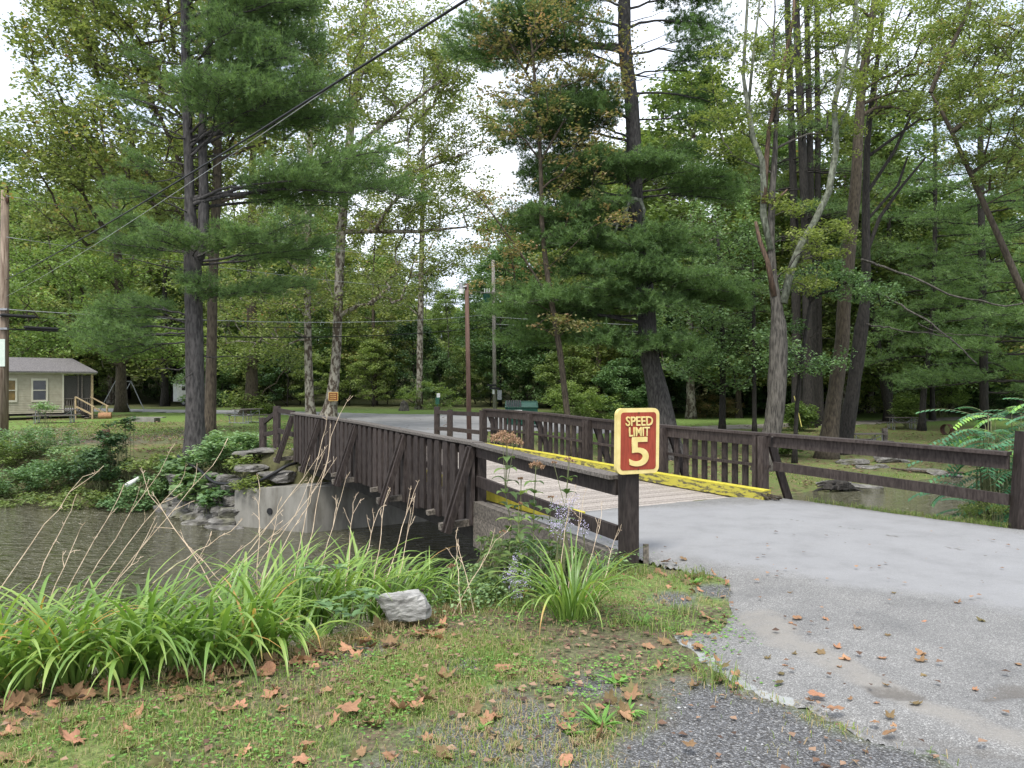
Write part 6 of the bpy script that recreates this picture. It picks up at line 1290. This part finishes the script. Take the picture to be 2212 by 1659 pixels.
# utility poles
def pole(name, label, pts, Y, r0, r1, mat, zbase=None):
    P_ = np.array([W(a_, b_, Y) for a_, b_ in pts]); z = float(H(P_[0][0], Y)); P_[0, 2] = z-.2; t = thing(name, label, 'utility pole', tuple(P_[0])); mb = MB(); mb.tube(P_, np.linspace(r0, r1, len(P_)), 14); mb.build('pole_shaft', mt[mat], t, True); return t, P_
pl, PPl = pole('utility_pole', 'tall weathered wooden utility pole at the left frame edge', [(6, 958), (9, 700), (11, 412)], 27, .17, .125, 'pole_wood')
mb = MB(); q = W(4, 762, 26.83); mb.box(q, (.22, .02, .95)); mb.build('tag_plate', mt['pale_green'], pl)
for (a_, b_) in ((14, 413), (16, 438)): mb = MB(); q = W(a_, b_, 26.9); mb.tube([q, q+[0, 0, .10], q+[0, 0, .16]], [.05, .06, .03], 8); mb.build('insulator', mt['rust'], pl)
for b_ in (668, 682, 710): mb = MB(); q = W(8, b_, 26.82); mb.box(q, (.30, .10, .07)); mb.build('bracket', mt['galv'], pl)
pm, _ = pole('light_pole', 'dark brown wooden pole with a lamp at its top by the far bridge end', [(1014, 957), (1011, 780), (1008, 613)], 27.5, .09, .072, 'pole_brown')
mb = MB(); q = W(996, 628, 27.4); mb.tube([q+[0, 0, .26], q+[0, 0, .05]], [.07, .09], 12); mb.tube([q+[0, 0, .12], q+[.2, 0, .16]], [.03]*2, 8); lh = mb.build('street_lamp', mt['galv'], pm); mb = MB(); mb.tube([q+[0, 0, .05], q+[0, 0, -.10]], [.095, .08], 12); mb.build('lamp_shade', mt['white_plain'], lh)
pg, _ = pole('utility_pole', 'grey utility pole carrying a transformer behind the green dumpster', [(1069, 885), (1067, 700), (1065, 562)], 60, .16, .12, 'pole_grey')
mb = MB(); q = W(1052, 648, 59.7); mb.tube([q-[0, 0, .45], q+[0, 0, .45]], [.3]*2, 14); mb.build('transformer', mt['dumpster_green'], pg)
mb = MB(); mb.box(W(1062, 632, 59.8), (1.7, .1, .1)); mb.build('crossarm', mt['pole_grey'], pg)
for dx in (-5, 0, 5): mb = MB(); q = W(1052+dx, 630, 59.7); mb.tube([q-[0, 0, .1], q+[0, 0, .25]], [.05, .04], 6); mb.build('insulator', mt['white_plain'], pg)
mb = MB(); mb.box(W(1079, 853, 59.8), (.34, .2, .75)); mb.build('meter_box', mt['galv'], pg); mb = MB(); mb.box(W(1066, 846, 59.7), (.16, .03, .35)); mb.build('tag_plate', mt['white_plain'], pg)
t = thing('street_name_sign', 'two small dark name blades mounted on the grey utility pole', 'sign', tuple(W(1064, 836, 59.6)))
for (a_, b_) in ((1062, 832), (1068, 839)): mb = MB(); mb.box(W(a_, b_, 59.6), (.75, .03, .15)); mb.build('blade', mt['black'], t); 
ps = thing('pet_station', 'small green post with a white notice and a bag box by the road bend', 'sign post', onG(946, 40)); g_ = float(H(onG(946, 40)[0], 40))
q = W(946, 850, 40); mb = MB(); mb.tube([[q[0]-.1, 40, g_], q+[0, 0, -.05]], [.03]*2, 6); mb.build('post', mt['green_metal'], ps); mb = MB(); mb.box(W(947, 854, 39.95), (.17, .02, .22)); mb.build('notice', mt['white_plain'], ps); mb = MB(); mb.box(W(945, 866, 39.92), (.2, .12, .35)); mb.build('bag_box', mt['green_metal'], ps)
# slow sign on the sycamore
cS = W(720, 856.5, 48.0); sg_ = thing('slow_sign', 'small square brown sign reading slow three times on the sycamore trunk', 'sign', tuple(cS)); X_, Z_, N_ = np.array([1., 0, 0]), np.array([0, 0, 1.]), np.array([0, -1., 0])
mb = MB(); plate(mb, cS, X_, Z_, N_, rrect(.60, .56, .06), -.02, .0); bo = mb.build('sign_panel', mt['sign_orange'], sg_); mb = MB(); plate(mb, cS, X_, Z_, N_, rrect(.53, .49, .04), -.01, .006); mb.build('sign_face', mt['sign_brown'], bo)
for k, dz in enumerate((.13, 0, -.13)): text_mesh('lettering', 'SLOW', .14, mt['sign_orange'], bo, cS+Z_*dz+N_*.012, X_, Z_, N_, .006, .002, sx=(.38, .085))
# dumpster
D0 = np.array(onG(1126, 45)); du = thing('dumpster', 'dark green slant lidded waste dumpster behind the bridge railing', 'dumpster', tuple(D0)); g_ = D0[2]; w2 = .93; zt = W(0, 868, 45)[2]; zl = W(0, 879, 45)[2]
mb = MB(); V = [D0+[sx*w2*(1-.04*(zz < .5)), sy*.8, 0]+np.array([0, 0, zz]) for zz in (.12, .0) for sx in (-1, 1) for sy in (-1, 1)]
prism(mb, [(D0[0]-w2, 44.2), (D0[0]+w2, 44.2), (D0[0]+w2, 45.8), (D0[0]-w2, 45.8)], g_+.1, [zl-.02, zl-.02, zt-.02, zt-.02]); mb.build('bin_body', mt['dumpster_green'], du)
mb = MB()
for k in range(7): u = D0[0]-w2+.1+k*.13; mb.tube([[u, 44.15, zl+.0], [u, 44.6, (zl*.6+zt*.4)+.06], [u, 45.8, zt+.05]], [.045]*3, 6)
mb.build('lid', mt['black'], du); mb = MB(); mb.tube([[D0[0]-w2-.03, 44.18, zl], [D0[0]+w2+.03, 44.18, zl]], [.04]*2, 6); mb.tube([[D0[0]+w2, 44.18, zl], [D0[0]+w2, 45.8, zt]], [.04]*2, 6); mb.tube([[D0[0]-w2, 45.8, zt], [D0[0]+w2, 45.8, zt]], [.04]*2, 6); mb.build('rim', mt['dumpster_green'], du)
cS = np.array([D0[0]-.28, 44.17, zl-.30]); mb = MB(); mb.box(cS, (.64, .02, .30)); lg = mb.build('logo_plate', mt['white_plain'], du)
text_mesh('lettering', 'W', .2, mt['dumpster_green'], lg, cS+N_*.016+X_*-.13, X_, Z_, N_, .004, .004, sx=(.27, .18)); text_mesh('lettering', 'M', .2, mt['wm_yellow'], lg, cS+N_*.016+X_*.14, X_, Z_, N_, .004, .004, sx=(.24, .18))
# wires
def wire(name, label, A, Bq, sag, r_, mat, n_=24, group=None):
    s_ = np.linspace(0, 1, n_)[:, None]; P_ = np.array(A)+(np.array(Bq)-np.array(A))*s_-np.array([0, 0, 1.])*sag*4*s_*(1-s_); mb = MB(); mb.tube(P_, np.full(n_, r_), 6); return tag(mb.build(name, mt[mat], None, True), label, 'cable', group)
wire('overhead_cable', 'thick black cable running diagonally overhead from the left pole', W(14, 604, 26.8), W(1060, -34, 6.4), .12, .0135, 'cable_black', 60)
wire('overhead_cable', 'thin grey service wire running just below the thick diagonal cable', W(14, 640, 26.8), W(1035, -34, 6.6), .15, .0045, 'cable_grey', 60)
for i, (yA, yB, r_, m_, lab) in enumerate([(684, 690, .018, 'cable_grey', 'pale span wire, uppermost of the three level lines from the left pole'), (687, 700, .016, 'cable_black', 'black span wire in the middle of the level lines from the left pole'), (710, 716, .03, 'cable_black', 'thick black span cable, lowest level line from the left pole')]):
    wire('span_wire', lab, W(8, (668, 682, 710)[i], 26.8), W(1066, yB-12, 59.8), .55, r_, m_, 50)
for i, (yA, b_, yB, lab) in enumerate([(423, 1065, 575, 'thin high wire from the top of the left pole to the grey pole'), (512, 1065, 632, 'thin wire from the middle of the left pole to the crossarm')]):
    wire('span_wire', lab, W(14, yA, 26.8), W(b_, yB, 59.8), .35, .011, 'cable_grey', 40)
for i, (a_, b_, r_, lab) in enumerate([(690, 733, .022, 'pale wire, upper of the three lines passing behind the big pine'), (705, 742, .022, 'middle of the three wires passing behind the big pine'), (714, 757, .03, 'lowest dark wire passing behind the big pine')]):
    wire('span_wire', lab, W(1067, a_-5, 60), W(2360, b_-10, 60), .4, r_, 'cable_grey' if i != 2 else 'cable_black', 50)
for (a_, b_, yy) in ((40, 682, 26.7), (90, 708.5, 27.6)): q = W(a_, b_, yy); mb = MB(); mb.tube([q-[.45, .3, 0], q-[.40, .28, 0], q+[.40, .28, -.02], q+[.45, .3, -.02]], [.02, .06, .06, .02], 10); tag(mb.build('cable_splice', mt['cable_black']), 'black splice sleeve on the middle wire beside the left pole' if a_ == 40 else 'black splice sleeve on the lowest cable near the left pole', 'splice')
# bank odds and ends
q = W(280, 1045, 20.9); mb = MB(); d = np.array([-.35, -.75, -.3]); th_ = 18
mb.tube([q-d*.35, q+d*.12], [.065]*2, th_, cap=False); mb.tube([q+d*.12, q+d*.121, q-d*.3], [.065, .055, .055], th_, cap=False); t = tag(mb.build('drain_pipe', mt['pipe_white'], None, True), 'white plastic pipe end sticking out of the left far bank', 'pipe')
mb = MB(); mb.tube([q+d*.02, q+d*.03], [.054]*2, 16); mb.build('pipe_mouth', mt['black'], t)
HP = [W(385, 985, 21.2), W(400, 1000, 20.8), W(430, 1012, 20.3), W(460, 1044, 19.2), W(505, 1046, 18.6), W(545, 1046, 18.3), W(580, 1030, 18.1), W(620, 1005, 18.2), W(640, 1000, 18.6)]
mb = MB(); k = np.linspace(0, 8, 40); hp = np.stack([np.interp(k, range(9), np.array(HP)[:, i]) for i in range(3)], -1)
for _ in range(3): hp[1:-1] = (hp[:-2]+hp[1:-1]*2+hp[2:])/4
mb.tube(hp, np.full(40, .04), 8); tag(mb.build('hose', mt['black'], None, True), 'black hose sagging over the rocks above the concrete abutment', 'hose')
c = W(1812, 1048, 24.2); c[2] = WZ+.2; t = thing('stump', 'black rotten driftwood stump at the water edge below the right fence', 'stump', tuple(c)); mb = MB(); rock_mesh(mb, c, (1.1, .7, .45), 55)
rs = np.random.default_rng(5)
for k in range(12): d = rs.normal(size=3)*[.45, .25, .15]; mb.tube([c+d*.3, c+d*.8, c+d*1.15+[0, 0, -.05]], [.07, .05, .02], 5)
mb.build('root', mt['bark_dark'], t)
br_ = [W(1925, 1020, 29.0), W(1960, 1024, 28.6), W(2010, 1027, 28.4), W(2080, 1018, 28.6)]
for p_ in br_: p_[2] = float(H(p_[0], p_[1]))+.08
mb = MB(); mb.tube(br_, [.03, .05, .06, .04], 6); mb.tube([br_[1], br_[1]+[.4, .2, .2]], [.02, .01], 4); tag(mb.build('fallen_branch', mt['bark_brown']), 'long thin fallen branch lying along the right far shore', 'branch')
q = np.array(onG(1911, 37)); mb = MB(); mb.beam(q, q+[0, 0, 1.0], .2, .2, up=(1, 0, 0)); mb.box(q+[0, -.12, .85], (.16, .05, .14)); tag(mb.build('hydrant_post', mt['table_wood']), 'short wooden post standing at the end of the nearer picnic table', 'post')
q = W(1722, 880, 44); mb = MB(); mb.tube([q+[.25, 0, -1.1], q+[0, 0, 0.], q+[-.18, 0, .65]], [.026]*3, 8); tag(mb.build('guy_wire_guard', mt['yellow_guard']), 'pale yellow guy wire guard tube beside the half dead trunk', 'guard')
t = thing('stump', 'short grey stump in the grass where the road bends', 'stump', onG(873, 62)); q = np.array(onG(873, 62)); mb = MB(); mb.tube([q, q+[.02, 0, .3], q+[0, 0, .6], q+[.1, 0, .75]], [.45, .34, .3, .2], 9, wob=.3); mb.build('wood', mt['bark_grey'], t)
t = thing('tent', 'white canvas awning glimpsed through the trees behind the road bend', 'tent', onG(925, 100)); c = W(925, 815, 100); mb = MB()
mb.add([c+[-1.9, 0, 0], c+[1.9, 0, 0], c+[1.9, 2.5, .3], c+[-1.9, 2.5, .3], c+[-1.2, 1.2, .9], c+[1.2, 1.2, .9]], [np.array([[0, 1, 5, 4], [1, 2, 5, 5], [2, 3, 4, 5], [3, 0, 4, 4]])[[0, 2]], np.array([[1, 2, 5], [3, 0, 4]])]); mb.build('canopy', mt['white_metal'], t)
mb = MB(); g_ = float(H(c[0], 100))
for sx in (-1.8, 1.8):
    for sy in (.05, 2.4): mb.tube([[c[0]+sx, 100+sy, g_], c+[sx, sy, .1]], [.05]*2, 6)
mb.build('pole', mt['galv'], t)

# features of two trees: hooked lichen limb on the big pine, pale bare boughs over the tables
bp = [o for o in C.objects if o.get('label', '').startswith('big dark trunked')][0]
mb = MB()
for l in ([(1385, 500, 4), (1392, 455, 5), (1383, 432, 6), (1366, 430, 7), (1356, 440, 7), (1350, 465, 6.5), (1335, 480, 5.5), (1318, 486, 5), (1300, 495, 4), (1286, 520, 3)], [(1335, 480, 4), (1330, 500, 3), (1318, 508, 2.5)], [(1350, 460, 4), (1362, 480, 3), (1358, 500, 2)]):
    P2, R2 = pxpath(l, 31.6); mb.tube(P2, R2*.8, 6, wob=.15)
mb.build('lichen_limb', mt['bark_lichen'], bp, True)
lt_ = [o for o in C.objects if o.get('label', '').startswith('dark trunk leaning right')][0]
mb = MB()
for l in ([(1862, 560, 4.5), (1900, 572, 4), (1960, 600, 3.5), (2040, 645, 3), (2120, 668, 2.6), (2215, 650, 2)], [(1866, 620, 4), (1920, 645, 3.5), (1985, 700, 3), (2050, 790, 2)], [(1985, 700, 2), (2040, 725, 1.6), (2090, 735, 1)], [(1872, 700, 3), (1930, 705, 2.4), (2000, 735, 1.6)]):
    P2, R2 = pxpath(l, 34.5); P2[1:, 1] -= np.linspace(0, 2.5, len(P2)-1); tt_ = np.linspace(0, len(P2)-1, 22); P2 = np.stack([np.interp(tt_, range(len(P2)), P2[:, i]) for i in range(3)], -1); P2 += np.cumsum(rng.normal(size=P2.shape)*.035, 0); mb.tube(P2, np.interp(tt_, range(len(R2)), R2)*.65, 6, wob=.15)
mb.build('bare_bough', mt['bark_grey'], lt_, True)
